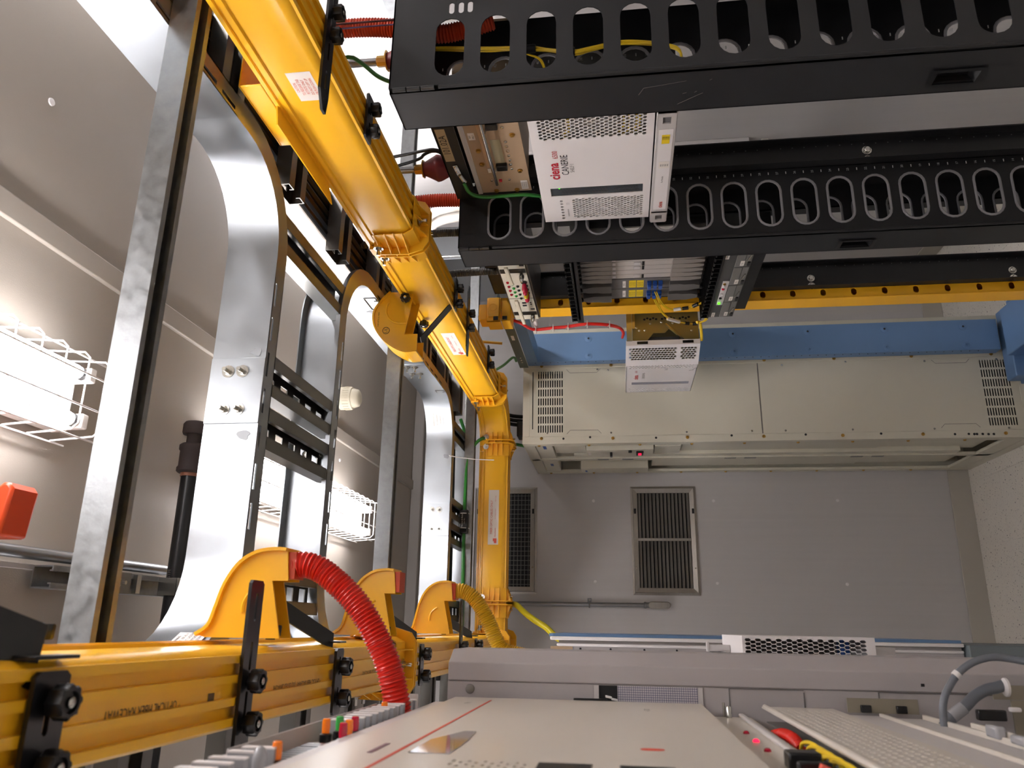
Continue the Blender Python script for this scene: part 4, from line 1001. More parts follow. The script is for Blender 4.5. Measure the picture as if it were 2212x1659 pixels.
# ---------------------------------------------------------------- blue rack
bk = thing('equipment_rack', 'blue painted rack frame in front of the beige cabinet', 'rack', (1.2, 2.95, 0))
b = MB().box(1.125, 1.258, 3.25, 3.254, .125, 2.085); b.box(1.125, 1.128, 3.254, 3.30, .125, 2.085); b.box(1.255, 1.258, 3.254, 3.30, .125, 2.085)
w_ = b.build('post', BLUE, bk)
DIM = MB().lathe([(.016, .0), (.0155, .0015), (.009, .002), (.004, .0045), (.0035, .001), (0.0002, .001)], (0, 0, 0), Z, 16).mesh('dimple', BLUE, smooth=60)
HOL = MB().lathe([(.0045, 0), (.0045, .0012)], (0, 0, 0), Z, 10).mesh('hole', BLACKD)
for k in range(6):
    z = 1.813-.311*k
    for x in (1.147, 1.228):
        put(DIM, 'dimple', w_, (x, 3.25, z), rot_to(-Y))
        if x > 1.2: put(HOL, 'hole', w_, (x, 3.2465, z), rot_to(-Y))
MB().prism(stadium(1.185, 2.056, .044, .017), (0, 3.2492, 0), X, Z, Y*.001).build('slot', LABELW, w_)
hl = MB()
for k in range(56): hl.cyl((1.1235, 3.262, 2.05-.0335*k), (1.125, 3.262, 2.05-.0335*k), .0022, n=6)
hl.build('holes', BLACKD, w_, kind='stuff')
b = MB().box(1.123, 1.258, 2.62, 2.624, .125, 2.085); b.box(1.123, 1.126, 2.624, 2.665, .125, 2.085); b.build('post', BLUE, bk)
b = MB().box(1.12, 1.123, 2.605, 3.31, 2.087, 2.125); b.box(1.123, 1.19, 2.605, 3.31, 2.122, 2.125); ta = b.build('top_angle', GRNGREY, bk)
b = MB().box(1.1235, 1.2, 2.63, 3.245, 2.04, 2.045); b.box(1.1235, 1.1275, 2.63, 3.245, 2.045, 2.085); b.build('top_rail', BLUE, bk)
for y, s_ in ((2.80, ''), (2.93, 'C 102')): lb = sticker(ta, (1.12, y, 2.107), -Y, Z, .05, .012, TANL if not s_ else LABELW)
for y in (3.17, 3.2, 3.23): put(SCR, 'screw', ta, (1.12, y, 2.105), rot_to(-X))
b = MB().box(.99, 1.36, 2.58, 3.31, 0, .045); b.box(1.0, 1.30, 3.22, 3.30, .046, .100); b.box(1.0, 1.30, 2.60, 2.68, .046, .122)
b.prism([(2.68, .046), (3.22, .046), (3.22, .12), (2.68, .12)], (1.085, 0, 0), Y, Z, X*.2); b.build('base', BLUE, bk, bevel=.004)
o = cable([(.98, 3.02, 2.26), (1.04, 3.05, 2.17), (1.115, 3.15, 2.135), (1.115, 3.2, 2.128)], .0055, .02).build('ground_cable', GREEN2, None); tag(o, 'pale green ground wire landing on the blue rack top', 'cable')
lg = MB().cyl((1.05, 2.80, 2.13), (1.08, 2.79, 2.40), .0055, n=10).build('threaded_rod', BRASS, None); tag(lg, 'brass coloured threaded rod rising from the blue rack top', 'rod')
# red power pair
for k in range(2):
    P = [(1.09, 2.606, 2.12), (1.06, 2.615, 2.04), (1.05, 2.62, 2.02), (1.05, 2.645, 2.008), (1.05, 2.664, 1.985), (1.05, 2.652, 1.923), (1.05, 2.644, 1.866), (1.05, 2.626, 1.805), (1.05, 2.632, 1.745), (1.052, 2.66, 1.697), (1.055, 2.70, 1.673), (1.058, 2.75, 1.665), (1.06, 2.80, 1.668)]
    o = cable([(p[0]+.002*k, p[1]+.011*k, p[2]+.001*k) for p in P], .0048, .012).build('red_cable', REDC, None); tag(o, ('inner', 'outer')[k]+' red power cable bowing out from the blue rack to the half open shelf', 'cable', 'red power cables at the blue rack')
for k, (y, z) in enumerate(((2.670, 1.985), (2.657, 1.92), (2.648, 1.865), (2.632, 1.795), (2.643, 1.715))):
    o = MB().tube([(1.051+.013*math.cos(a*math.pi/6), y+.002+.0125*math.sin(a*math.pi/6), z) for a in range(12)], .0017, 6, closed=True)
    o.tube([(1.045, y-.010, z), (1.035, y-.022, z+.006)], .0014, 5); o = o.build('cable_tie', WIREW, None)
    tag(o, 'white cable tie on the red power cables, '+('topmost', 'second from the top', 'third from the top', 'fourth from the top', 'lowest')[k], 'cable tie', 'white ties on the red cables')
so = MB().cyl((1.07, 2.618, 1.985), (1.07, 2.70, 1.985), .008, n=10).build('standoff', WHITE, None); tag(so, 'short white standoff post behind the red power cables', 'standoff')
# half open white shelf in the blue rack
s2_ = thing('network_shelf', 'white hooded shelf on the blue rack showing its yellow zinc side', 'network shelf', (1.0, 2.9, 1.39), 'white mesh fronted shelves')
b = MB(); O = (0, 2.66, 0)
zz = [(.987, 1.40), (1.12, 1.40), (1.12, 1.634), (.995, 1.634), (.985, 1.62), (.987, 1.585), (1.018, 1.56), (1.018, 1.52), (1.032, 1.505), (1.018, 1.478), (.987, 1.45)]
b.prism(zz, O, X, Z, Y*.002); b.box(.99, 1.30, 2.662, 3.11, 1.632, 1.634); b.box(.99, 1.30, 3.108, 3.11, 1.40, 1.632); b.box(.99, 1.30, 2.662, 3.108, 1.40, 1.402)
b.box(1.06, 1.062, 2.662, 3.108, 1.402, 1.632)
sd = b.build('chassis', ZINC, s2_, smooth=0)
MB().box(.985, 1.102, 2.645, 2.6485, 1.636, 1.655).build('ear', CHROME, s2_); MB().box(1.03, 1.102, 2.640, 2.6445, 1.625, 1.6355).build('ear', CHROME, s2_)
MB().bar((1.052, 2.655, 1.515), (.985, 2.652, 1.452), .005, .002, up=(0, 1, 0)).build('link_arm', CHROME, s2_); MB().bar((1.045, 2.657, 1.508), (1.012, 2.657, 1.474), .014, .002, up=(0, 1, 0)).build('link_plate', ZINC, s2_)
for x, z in ((1.055, 1.57), (1.03, 1.59), (1.055, 1.49), (1.06, 1.44), (1.04, 1.62), (1.025, 1.425), (1.06, 1.53), (1.03, 1.61)): put(SCR, 'screw', sd, (x, 2.66, z), rot_to(-Y))
hv = MB()
for k in range(16):
    if k not in (5, 11): hv.prism(hexl(1.072+.004*(k % 2), 1.59-.0105*k, .0042, .0048), (0, 2.6594, 0), X, Z, Y*.0005)
hv.build('vent_holes', BLACKD, sd, smooth=0, kind='stuff')
b = MB()
for k in range(8): b.box(.99, 1.012, 2.70, 2.72, 1.47+.013*k, 1.48+.013*k)
b.box(.985, 1.02, 2.705, 2.75, 1.465, 1.60); b.build('card_end', GREYD, s2_, kind='stuff')
xn, xf_, yn, yf_, y2 = .972, .930, 2.652, 2.757, 3.10
b = MB(); d = V((xf_-xn, yf_-yn, 0)); L1 = d.length; d.normalize(); O = V((xn, yn, 0)); Nn = d.cross(Z)*-.002
A_ = lambda u0, u1, z0, z1: b.rect(O, d, Z, Nn, u0, u1, z0, z1)
zb, zt = 1.398, 1.658
hexgrid(b, O, d, Z, Nn, .016, .082, 1.478, 1.648, 6, 15, .0055, .0054); hexgrid(b, O, d, Z, Nn, .016, .082, 1.408, 1.465, 6, 5, .0055, .0054)
A_(0, .016, zb, zt); A_(.082, L1, zb, zt); A_(.016, .082, zb, 1.408); A_(.016, .082, 1.465, 1.478); A_(.016, .082, 1.648, zt)
O2 = V((xf_, yf_, 0)); 
B_ = lambda y0, y1, z0, z1: b.rect(O2, Y, Z, X*.002, y0-yf_, y1-yf_, z0, z1)
hexgrid(b, O2, Y, Z, X*.002, .006, .04, 1.408, 1.648, 3, 21, .0047, .0046); hexgrid(b, O2, Y, Z, X*.002, 3.045-yf_, 3.09-yf_, 1.405, 1.648, 4, 21, .0045, .0046)
B_(yf_, 2.763, zb, zt); B_(2.797, 3.045, zb, zt); B_(3.09, y2, zb, zt); B_(2.763, 2.797, zb, 1.408); B_(2.763, 2.797, 1.648, zt); B_(3.045, 3.09, zb, 1.405); B_(3.045, 3.09, 1.648, zt)
for z in (zb, zt-.002): b.prism([(xn, yn), (xf_, yf_), (xf_, y2), (.99, y2), (.99, yn)], (0, 0, z), X, Y, Z*.002)
b.box(xf_, .985, y2-.002, y2, zb, zt); b.box(xn, .988, yn-.001, yn+.001, zb, zt)
cv = b.build('hood', WHITE, s2_, smooth=20)
for z in (1.60, 1.44): MB().box(.974, .984, yn-.0022, yn-.0002, z-.019, z+.019).build('slot', BLKPL, cv)
sl = MB().prism(stadium(.045, 1.4715, .05, .006), O-Nn*.3, d, Z, Nn*-.3).build('slot', GREYD, cv)
MB().box(xf_-.0008, xf_, 2.965, 2.992, 1.415, 1.636).build('window', mat('lilac_window', '8f8f9f', .2), cv)
T2 = lambda s, y, z, h, m, **k: text(s, cv, (xf_, y, z), -Y, Z, h, m, **k)
T2('ciena', 2.90, 1.620, .026, INKC, off=.02); T2('6500', 2.832, 1.62, .012, INKC); T2('CARNEGIE HALL', 2.88, 1.592, .013, INKG, sx=.75); T2('2x2', 2.81, 1.51, .014, INKG)
MB().tube([(xf_-.0004, 2.83, 1.425), (xf_-.0004, 2.825, 1.41), (xf_-.0004, 2.815, 1.412), (xf_-.0004, 2.80, 1.40)], .0007, 4).build('mark', INKG, cv)
o = cable([(1.03, 2.60, 1.412), (1.035, 2.61, 1.40), (1.03, 2.63, 1.396), (1.0, 2.645, 1.393), (.985, 2.66, 1.392)], .0055, .01).build('fibre_sleeve', YCAB, None); tag(o, 'thick yellow fibre sleeve passing under the comb to the hooded shelf', 'cable')
# ---------------------------------------------------------------- beige cabinet
YA, YBk, XA, XB, ZC2 = 3.316, 4.0, .768, 1.30, 2.11
cb = thing('cabinet', 'tall beige equipment cabinet with vented side against the back wall', 'cabinet', (1.03, 3.66, 0))
b = MB(); O = (0, YA, 0); ST = YA
def side_rect(x0, x1, z0, z1): b.rect(O, X, Z, Y*.002, x0, x1, z0, z1)
def vents(z0, z1, nz, nx, x0=.815, x1=1.105):
    du, dv = (x1-x0)/nx, (z1-z0)/nz
    for i in range(nx):
        for j in range(nz): b.cell(O, X, Z, Y*.002, (x0+i*du, x0+(i+1)*du, z0+j*dv, z0+(j+1)*dv), stadium(x0+(i+.5)*du, z0+(j+.5)*dv, du*.84, dv*.52, 3), back=False)
vents(1.93, 2.045, 11, 7); vents(.078, .19, 11, 7)
side_rect(.80, .815, .05, 2.08); side_rect(1.105, 1.115, .05, 2.08); side_rect(.815, 1.105, 2.045, 2.08); side_rect(.815, 1.105, .05, .078); side_rect(.815, 1.105, 1.089, 1.93); side_rect(.815, 1.105, .19, 1.084)
pn_ = b.build('side_panel', BEIGE, cb, smooth=30)
MB().box(.82, 1.10, YA+.03, YA+.032, .06, 2.07).build('inner_baffle', BLACKD, cb)
b = MB().box(XA, .80, YA-.003, YA+.02, .0, ZC2); b.box(1.115, XB, YA-.003, YA+.02, 0, ZC2); b.box(.80, 1.115, YA-.001, YA+.02, 2.08, ZC2); b.box(.80, 1.115, YA-.001, YA+.02, 0, .05)
b.box(XA, XB, YA+.02, YBk, ZC2-.004, ZC2); b.box(XA, XB, YA+.02, YBk, 0, .05); b.box(XB-.004, XB, YA+.02, YBk, .05, ZC2-.004); b.box(XA, XB, YBk-.004, YBk, .05, ZC2-.004)
b.box(XA, XA+.014, YA+.02, YA+.045, .05, ZC2-.004); b.box(XA, XA+.014, YBk-.045, YBk-.004, .05, ZC2-.004); b.box(XA, XA+.014, 3.640, 3.668, .05, ZC2-.004)
b.box(XA, XA+.012, YA+.045, YBk-.045, 2.06, ZC2-.004); b.box(XA, XA+.012, YA+.045, YBk-.045, .05, .12)
fr = b.build('frame', BEIGE, cb, bevel=.0015)
for x, z in ((1.126, 2.027), (1.123, 1.717), (1.127, 1.057), (1.125, .767), (1.126, .453), (1.126, .137), (.792, 2.026), (.789, 1.716), (.788, 1.4), (.787, 1.084), (.786, .766), (.786, .451), (.785, .134)): put(SCRB, 'screw', fr, (x, YA-.003, z), rot_to(-Y))
for x, z in ((1.105, 1.778), (1.1, 1.731), (1.102, .984), (1.109, .721), (1.103, .402), (1.103, .119), (.816, 2.001), (.814, 1.723), (.812, 1.402), (.812, 1.131), (.811, .993), (.811, .723), (.809, .402), (.808, .117)): put(SCR, 'screw', pn_, (x, YA, z), rot_to(-Y))
HO2 = MB().lathe([(.005, 0), (.005, .0008)], (0, 0, 0), Z, 10).mesh('hole', BLACKD)
for x, z in ((.79, 1.93), (.795, 1.814), (.788, 1.532), (.793, 1.216), (.792, .914), (.791, .614), (.784, .328), (.784, .275), (.783, .254), (.783, .244), (.783, .222), (.782, .2), (.782, .18), (1.135, .32), (1.135, .29), (1.135, .27), (1.135, .245)): put(HO2, 'hole', fr, (x, YA-.003, z), rot_to(-Y))
for zc in (1.84, .30):
    b = MB()
    for x, s in ((.812, 1), (1.108, -1)):
        pts = [(x, zc+.075), (x+s*.016, zc+.06), (x+s*.016, zc-.06), (x, zc-.075)]
        b.tube([(p[0], YA-.0002, p[1]) for p in pts], .0009, 4)
    b.build('embossed_line', INKG, pn_)
MB().box(.80, 1.115, YA-.0004, YA+.001, 1.0845, 1.0885).build('panel_gap', INKG, pn_)
MB().box(.835, 1.10, YA-.0006, YA+.001, 2.064, 2.068).build('slot', BLACKD, fr)
# front (aisle) side: two columns of recessed units
b = MB().box(XA+.055, XA+.06, YA+.046, 3.639, .12, 2.06); b.box(XA+.055, XA+.06, 3.669, YBk-.046, .12, 2.06); b.build('back_panel', BEIGEF, cb)
def unit(nm, y0, y1, z0, z1, x0, m=BEIGEF, x1=XA+.054): return MB().box(x0, x1, y0, y1, z0, z1).build(nm, m, cb, bevel=.0015)
unit('head_panel', YA+.047, 3.638, 1.985, 2.058, XA+.004); unit('head_panel', 3.67, YBk-.047, 1.985, 2.058, XA+.006)
ps = unit('power_unit', 3.40, 3.54, 1.54, 1.835, XA-.012); unit('power_unit_tail', 3.40, 3.55, 1.42, 1.535, XA+.004); unit('upper_duct', 3.42, 3.56, 1.84, 1.98, XA+.012)
unit('lower_panel', YA+.05, 3.637, .55, 1.41, XA+.024); unit('lower_panel', YA+.05, 3.637, .13, .545, XA+.03); unit('cover_strip', 3.59, 3.637, .2, 1.9, XA+.008)
un = unit('alarm_unit', 3.83, 3.93, 1.55, 1.88, XA-.008); unit('cover_strip', 3.67, 3.72, .2, 1.9, XA+.008); unit('lower_panel', 3.73, YBk-.05, .55, 1.53, XA+.026); unit('lower_panel', 3.73, YBk-.05, .13, .545, XA+.032)
sw = MB().box(XA-.020, XA-.0122, 3.425, 3.485, 1.583, 1.615).build('switch', BLKPL, ps, bevel=.002)
MB().box(XA-.0225, XA-.0202, 3.438, 3.472, 1.592, 1.606).build('rocker', LEDR, sw, bevel=.001)
MB().box(XA-.03, XA-.0122, 3.44, 3.475, 1.72, 1.731).build('toggle', BLKPL, ps, bevel=.002); MB().cyl((XA-.012, 3.415, 1.642), (XA-.022, 3.415, 1.642), .008, n=10).build('knob', BLKPL, ps)
sticker(ps, (XA-.0122, 3.47, 1.822), -Y, Z, .05, .012); sticker(cb, (XA+.004, 3.40, 2.02), -Y, Z, .07, .014, BLUEL, 'blue_label'); sticker(cb, (XA+.006, 3.80, 2.02), -Y, Z, .05, .014, BLUEL, 'blue_label')
for k, z in enumerate((1.765, 1.65, 1.18, 1.09, .62, .53)): MB().box(XA-.0012, XA, 3.643, 3.665, z-.026, z+.026).build('vent_strip', GREYM, cb)
lb = sticker(un, (XA-.008, 3.90, 1.855), -Y, Z, .04, .01, BLUEL, 'blue_label')
for k in range(5): text('IIII', un, (XA-.008, 3.9, 1.81-.045*k), Z, Y, .012, INKG)
for k in range(9):
    z = 2.04-.22*k
    for y in (YA+.03, YBk-.02): put(SCRB, 'screw', fr, (XA, y, z), rot_to(-X))
b = MB()
for k in range(12): b.box(XA+.021, XA+.0235, 3.42, 3.45, 1.36-.025*k, 1.372-.025*k)
b.build('slot_row', BLACKD, cb, kind='stuff')
# black cables and white tie above the cabinet
for k in range(3):
    o = cable([(.94+.02*k, 3.33, 2.36), (.92+.02*k, 3.40, 2.27), (.90+.02*k, 3.46, 2.19), (.90+.02*k, 3.5, 2.112)], .009, .02).build('power_cable', RUBBER, None)
    tag(o, 'black power cable dropping from the tray onto the beige cabinet top', 'cable', 'black cables onto the beige cabinet')
jb = MB().box(.83, .90, 3.42, 3.50, 2.112, 2.15).build('cable_gland', BLKPL, None, bevel=.004); tag(jb, 'small black box on top of the beige cabinet at its aisle side', 'box')
# green ground loop beside the far tray
gp = [(.6, 3.30, 2.10), (.66, 3.27, 2.145), (.72, 3.25, 2.19), (.78, 3.22, 2.23), (.80, 3.15, 2.28), (.77, 3.08, 2.33), (.7, 3.02, 2.345), (.6, 2.99, 2.35), (.52, 2.985, 2.35), (.44, 2.985, 2.35)]
o = cable([(.79, 3.45, 2.112), (.80, 3.43, 2.18), (.80, 3.41, 2.215)]+[(.80, 3.345-.02, 2.29), (.74, 3.31, 2.34), (.68, 3.305, 2.352), (.56, 3.30, 2.355), (.43, 3.295, 2.355)], .0075, .02).build('ground_cable', GREEN, None); tag(o, 'green ground cable looping from the far tray to the beige cabinet top', 'cable')
o = cable([(.43, 3.31, 2.355), (.50, 3.32, 2.352), (.60, 3.325, 2.35), (.72, 3.34, 2.35), (.84, 3.36, 2.38), (.90, 3.36, 2.40)], .0075, .03).build('ground_cable', GREEN, None); tag(o, 'second green ground cable lying straight along the far tray', 'cable')
o = cable([(.43, 3.30, 2.355), (.34, 3.30, 2.355), (.22, 3.295, 2.352), (.0, 3.30, 2.35), (-.3, 3.30, 2.35)], .0078, .03).build('ground_cable', GREEN, None); tag(o, 'green ground cable leaving the black splice cover towards the left', 'cable')
sc = thing('splice_cover', 'black splice cover with two pale ties on the green ground cables', 'splice cover', (.43, 3.30, 2.355))
MB().box(.378, .478, 3.275, 3.325, 2.335, 2.375).build('body', BLKPL, sc, bevel=.006)
for x in (.40, .462): MB().tube([(x, 3.30+.029*math.cos(a*math.pi/8)*1.0, 2.355+.024*math.sin(a*math.pi/8)) for a in range(16)], .0018, 6, closed=True).build('tie', WIREW, sc)
text('Thomas & Betts', sc, (.43, 3.275, 2.36), X, Z, .009, INKW); text('Cat. No.', sc, (.43, 3.275, 2.35), X, Z, .007, INKW)
for x, l in ((.66, 'long white cable tie tail sticking out under the far tray'), ):
    o = MB().tube([(x, 3.03, 2.372), (x, 3.06, 2.35), (x-.004, 3.09, 2.28), (x-.006, 3.10, 2.20)], .0018, 5).build('cable_tie', WIREW, None); tag(o, l, 'cable tie')
# ---------------------------------------------------------------- back wall: grilles, conduit
def grille(label, x0, x1, z0, z1, kind):
    g = thing('wall_grille', label, 'vent', ((x0+x1)/2, YW1, z0), 'aluminium framed wall grilles')
    y = YW1
    b = MB(); m = .034
    def fr(w0, w1, d0, d1):
        a = (x0+w0, x1-w0, z0+w0, z1-w0); c = (x0+w1, x1-w1, z0+w1, z1-w1)
        A = [(a[0], a[2]), (a[1], a[2]), (a[1], a[3]), (a[0], a[3])]; C = [(c[0], c[2]), (c[1], c[2]), (c[1], c[3]), (c[0], c[3])]
        for i in range(4):
            k = (i+1) % 4
            b.add([(p[0], yy, p[1]) for p, yy in ((A[i], y), (A[k], y), (C[k], y), (C[i], y), (A[i], y-d0), (A[k], y-d0), (C[k], y-d1), (C[i], y-d1))], [(4, 5, 6, 7), (0, 1, 5, 4), (3, 2, 6, 7)])
    fr(0, .009, .004, .008); fr(.009, .0125, .013, .020); fr(.0125, m, .020, .014)
    f_ = b.build('frame', ALU, g, smooth=0)
    MB().box(x0+m-.002, x1-m+.002, y-.002, y-.0005, z0+m-.002, z1-m+.002).build('dark_opening', BLACKD, g)
    if kind == 'slats':
        n = 14; dz = (z1-z0-2*m)/n; sl = MB().obox((0, 0, 0), X*((x1-x0)/2-m), V((0, -.006, -.0052)), V((0, .0006, -.0007))).mesh('slat', ALU, smooth=0)
        for k in range(n): put(sl, 'slat', g, ((x0+x1)/2, y-.0095, z0+m+dz*(k+.5)))
        MB().box((x0+x1)/2-.0065, (x0+x1)/2+.0065, y-.018, y-.0155, z0+m, z1-m).build('mullion', ALU, g)
    else:
        b = MB(); n = 20
        for k in range(n): x = x0+m+(x1-x0-2*m)*(k+.5)/n; b.box(x-.0011, x+.0011, y-.010, y-.008, z0+m, z1-m)
        for k in range(14): z = z0+m+(z1-z0-2*m)*(k+.5)/14; b.box(x0+m, x1-m, y-.0125, y-.0105, z-.0011, z+.0011)
        b.build('wire_mesh', GREYM, g, smooth=0, kind='stuff')
    for z in (z0+.02, z1-.02):
        for x in (x0+.13, x1-.13): put(SCR, 'screw', f_, (x, y-.018, z), rot_to(-Y))
    for z in (z0+.02, z1-.02): MB().box(x1-.14, x1-.115, y-.024, y-.016, z-.006, z+.004).build('clip', BLKPL, f_)
grille('lower wall grille with dark slats and a centre bar, halfway down the grey wall', .163, .701, 1.31, 1.638, 'slats')
grille('upper wall grille with square wire mesh, half hidden behind the yellow cross raceway', .163, .702, 2.117, 2.445, 'mesh')
em = thing('wall_conduit', 'grey metal conduit running down the back wall into a small round ended box', 'conduit', (.115, YW1-.025, 1.46))
MB().cyl((.115, YW1-.025, 1.565), (.115, YW1-.025, ZC-.1), .0105, n=14).build('pipe', STEEL, em)
MB().lathe([(.013, 0), (.013, .02), (.0155, .022), (.0155, .03), (.012, .034)], (.115, YW1-.025, 1.555), Z, 12).build('connector', STEEL, em)
b = MB().prism(stadium(.115, 1.513, .034, .106, 10), (0, YW1-.045, 0), X, Z, Y*.045); bx = b.build('junction_box', ALU, em, bevel=.004)
MB().prism(stadium(.115, 1.513, .026, .082, 8), (0, YW1-.0475, 0), X, Z, Y*.002).build('lid', ALU, bx, bevel=.001)
b = MB().tube([(.115+.013*math.cos(a*math.pi/8), YW1-.025-.013*math.sin(a*math.pi/8), 1.853) for a in range(9)], .004, 6); b.box(.124, .146, YW1-.004, YW1-.0005, 1.843, 1.863)
st = b.build('strap', STEEL, em); put(SCR, 'screw', st, (.137, YW1-.004, 1.853), rot_to(-Y))
# ---------------------------------------------------------------- right wall: raceway box, strut, pipes
rb = thing('surface_raceway', 'pale grey surface raceway on the right wall seen between the black racks', 'raceway', (1.9, 2.86, 1.135))
MB().box(1.885, XW1, 2.83, 2.90, 1.135, 2.34).build('body', FANG, rb, bevel=.003); MB().box(1.872, 1.885, 2.835, 2.895, 1.16, 2.34).build('cover', mat('blue_grey_cover', '9a9ca4', .45), rb, bevel=.002)
MB().obox((1.875, 2.86, 1.115), X*.014, Y*.012, V((0, .006, .024))).build('connector', WHITEC, rb, bevel=.003); MB().obox((1.865, 2.835, 1.10), X*.004, Y*.022, Z*.02).build('flap', WHITEC, rb)
MB().box(1.90, XW1, 2.845, 2.885, 1.055, 1.085).build('connector', WHITEC, rb, bevel=.004)
ws = MB().sweep([(-.0206, 0), (-.0206, .0413), (.0206, .0413), (.0206, 0)], [(1.90, -1.5, 2.355), (1.90, 3.38, 2.355)]).build('wall_strut', STRUT, None, smooth=20); tag(ws, 'galvanised strut along the right wall behind the black racks', 'strut')
gb = thing('wall_trough', 'galvanised sheet metal trough high on the right wall at the far end', 'box', (1.85, 3.7, 2.2))
MB().box(1.74, XW1, 3.44, 3.96, 2.16, 2.70).build('body', GALV, gb, bevel=.004); MB().box(1.735, 1.7395, 3.42, 3.955, 2.15, 2.71).build('door', GALV, gb, bevel=.002)
for k in range(2):
    o = cable([(1.72+.0*k, 3.06+.09*k, 2.64), (1.70, 2.98+.08*k, 2.52), (1.70, 2.91+.08*k, 2.462), (1.70, 2.868+.085*k, 2.36), (1.70, 2.86+.085*k, 2.1), (1.70, 2.86+.085*k, .03)], .021, .03, 14).build('white_pipe', WHITEC, None)
    tag(o, ('nearer', 'farther')[k]+' of two white insulated pipes bending down behind the racks on the right', 'pipe', 'white insulated pipes on the right')
bc = MB().cyl((1.2, 2.12, 2.285), (1.215, 2.16, 2.34), .022, n=16).build('black_boot', BLKPL, None, bevel=.003); tag(bc, 'black cylindrical fitting behind the right raceway near its first collar', 'fitting')
# ---------------------------------------------------------------- ceiling things
sm = thing('smoke_detector', 'cream round detector head hanging under the ceiling beyond the near tray', 'detector', (.86, 2.86, ZC-.07))
MB().lathe([(.026, 0), (.034, .006), (.038, .02), (.038, .028)], (.86, 2.86, ZC-.078), Z, 24).build('head', CREAM, sm); MB().lathe([(.044, 0), (.046, .006), (.046, .0495)], (.86, 2.86, ZC-.0498), Z, 24).build('base', CREAM, sm)
b = MB()
for k in range(24):
    a = 2*math.pi*k/24; b.obox((.86+.0465*math.cos(a), 2.86+.0465*math.sin(a), ZC-.03), V((math.cos(a), math.sin(a), 0))*.001, V((-math.sin(a), math.cos(a), 0))*.0012, Z*.012)
b.build('ribs', CREAM, sm, smooth=0, kind='stuff')
pp = thing('gas_pipe', 'black steel pipe with rusty cap and coupling crossing under the ceiling', 'pipe', (-.3, 1.70, 2.68))
MB().cyl((-1.6, 1.70, 2.70), (.40, 1.70, 2.70), .0195, n=20).build('pipe', mat('black_pipe', '19191b', .35), pp)
MB().cyl((.40, 1.70, 2.70), (.46, 1.70, 2.70), .0185, n=18).build('nipple', IRON, pp)
MB().lathe([(.027, 0), (.032, .004), (.032, .012), (.029, .016), (.029, .052), (.032, .056), (.032, .066), (.027, .070)], (.335, 1.70, 2.70), X, 20).build('coupling', IRON, pp)
MB().lathe([(.028, 0), (.030, .004), (.030, .024), (.026, .030), (.012, .033)], (.428, 1.70, 2.70), X, 20).build('pipe_cap', IRON, pp)
MB().cyl((.327, 1.70, 2.70), (.335, 1.70, 2.70), .0215, n=18).build('thread', mat('rusty_thread', '9c6a54', .6), pp)
text('ASTM', pp, (.10, 1.681, 2.705), X, Z, .010, INKG)
hs = thing('pipe_hanger', 'short galvanised strut and clamp holding the black pipe under the ceiling', 'pipe hanger', (.075, 1.6, 2.72))
MB().sweep(strut_prof(), [(.075, 1.33, 2.722), (.075, 1.78, 2.722)]).build('strut', STRUT, hs, smooth=30)
b = MB().tube([(.075, 1.70+.0225*math.cos(a*math.pi/8), 2.70-.0225*math.sin(a*math.pi/8)) for a in range(9)], .004, 6); b.box(.056, .094, 1.672, 1.728, 2.6745, 2.679); b.box(.056, .094, 1.672, 1.677, 2.68, 2.722); b.box(.056, .094, 1.723, 1.728, 2.68, 2.722); b.build('clamp', CHROME, hs)
pl = MB().box(.054, .096, 1.47, 1.56, 2.716, 2.7215).build('square_washer', GREYM, hs); put(BOLT, 'bolt', pl, (.075, 1.515, 2.716), rot_to(-Z))
MB().box(.056, .094, 1.575, 1.59, 2.712, 2.7215).build('spring_nut', CHROME, hs)
cd = thing('ceiling_conduit', 'thin grey conduit running along the ceiling at the left edge of the photo', 'conduit', (.115, 0, 2.75))
MB().cyl((.115, -3.3, 2.768), (.115, 1.745, 2.757), .0115, n=14).build('pipe', STEEL, cd); MB().box(.088, .097, -3.3, 1.66, ZC-.012, ZC-.0005).build('rail', FANG, cd)
ob = thing('beacon_cover', 'orange plastic cover hanging from the ceiling at the left edge of the photo', 'cover', (.16, 1.10, 2.64))
b = MB().prism([(.122, 2.645), (.196, 2.637), (.205, 2.645), (.206, 2.655), (.198, 2.665), (.198, ZC), (.122, ZC)], (0, 1.095, 0), X, Z, Y*.06); b.build('cover', ORANGE, ob, bevel=.005)
# ---------------------------------------------------------------- left row
# grey cabinet with chamfered edge
gc = thing('cabinet', 'tall grey cabinet with chamfered edge and a chart window, behind the ivory panels', 'cabinet', (-.25, 1.4, 0))
ZG = 1.976; yg = 1.30
b = MB().prism([(-.0815, yg), (-.054, yg), (-.035, yg+.035), (-.035, yg+.16), (-.5, yg+.16), (-.5, yg+.0032), (-.0815, yg+.0032)], (0, 0, .02), X, Y, Z*(ZG-.02)); b.build('body', GREYC, gc, smooth=0, bevel=.002)
b = MB(); O = (0, yg+.0012, 0); Q = lambda x0, x1, z0, z1: b.rect(O, X, Z, Y*.0018, x0, x1, z0, z1)
Q(-.5, -.083, 1.745, ZG); Q(-.5, -.083, .02, 1.579); Q(-.5, -.144, 1.579, 1.745); b.build('skin', GREYC, gc, smooth=0)
wd = thing if False else None
b = MB().box(-.1435, -.0835, yg-.001, yg+.003, 1.737, 1.7445); b.box(-.1435, -.0835, yg-.001, yg+.003, 1.5795, 1.5865); wf = b.build('chart_frame', FANG, gc)
b = MB().box(-.1435, -.0835, yg+.0022, yg+.003, 1.7085, 1.737); b.build('dark_pane', BLACKD, gc)
pg = MB().box(-.1435, -.0835, yg+.0022, yg+.003, 1.587, 1.708).build('chart_paper', PAPER, gc)
b = MB()
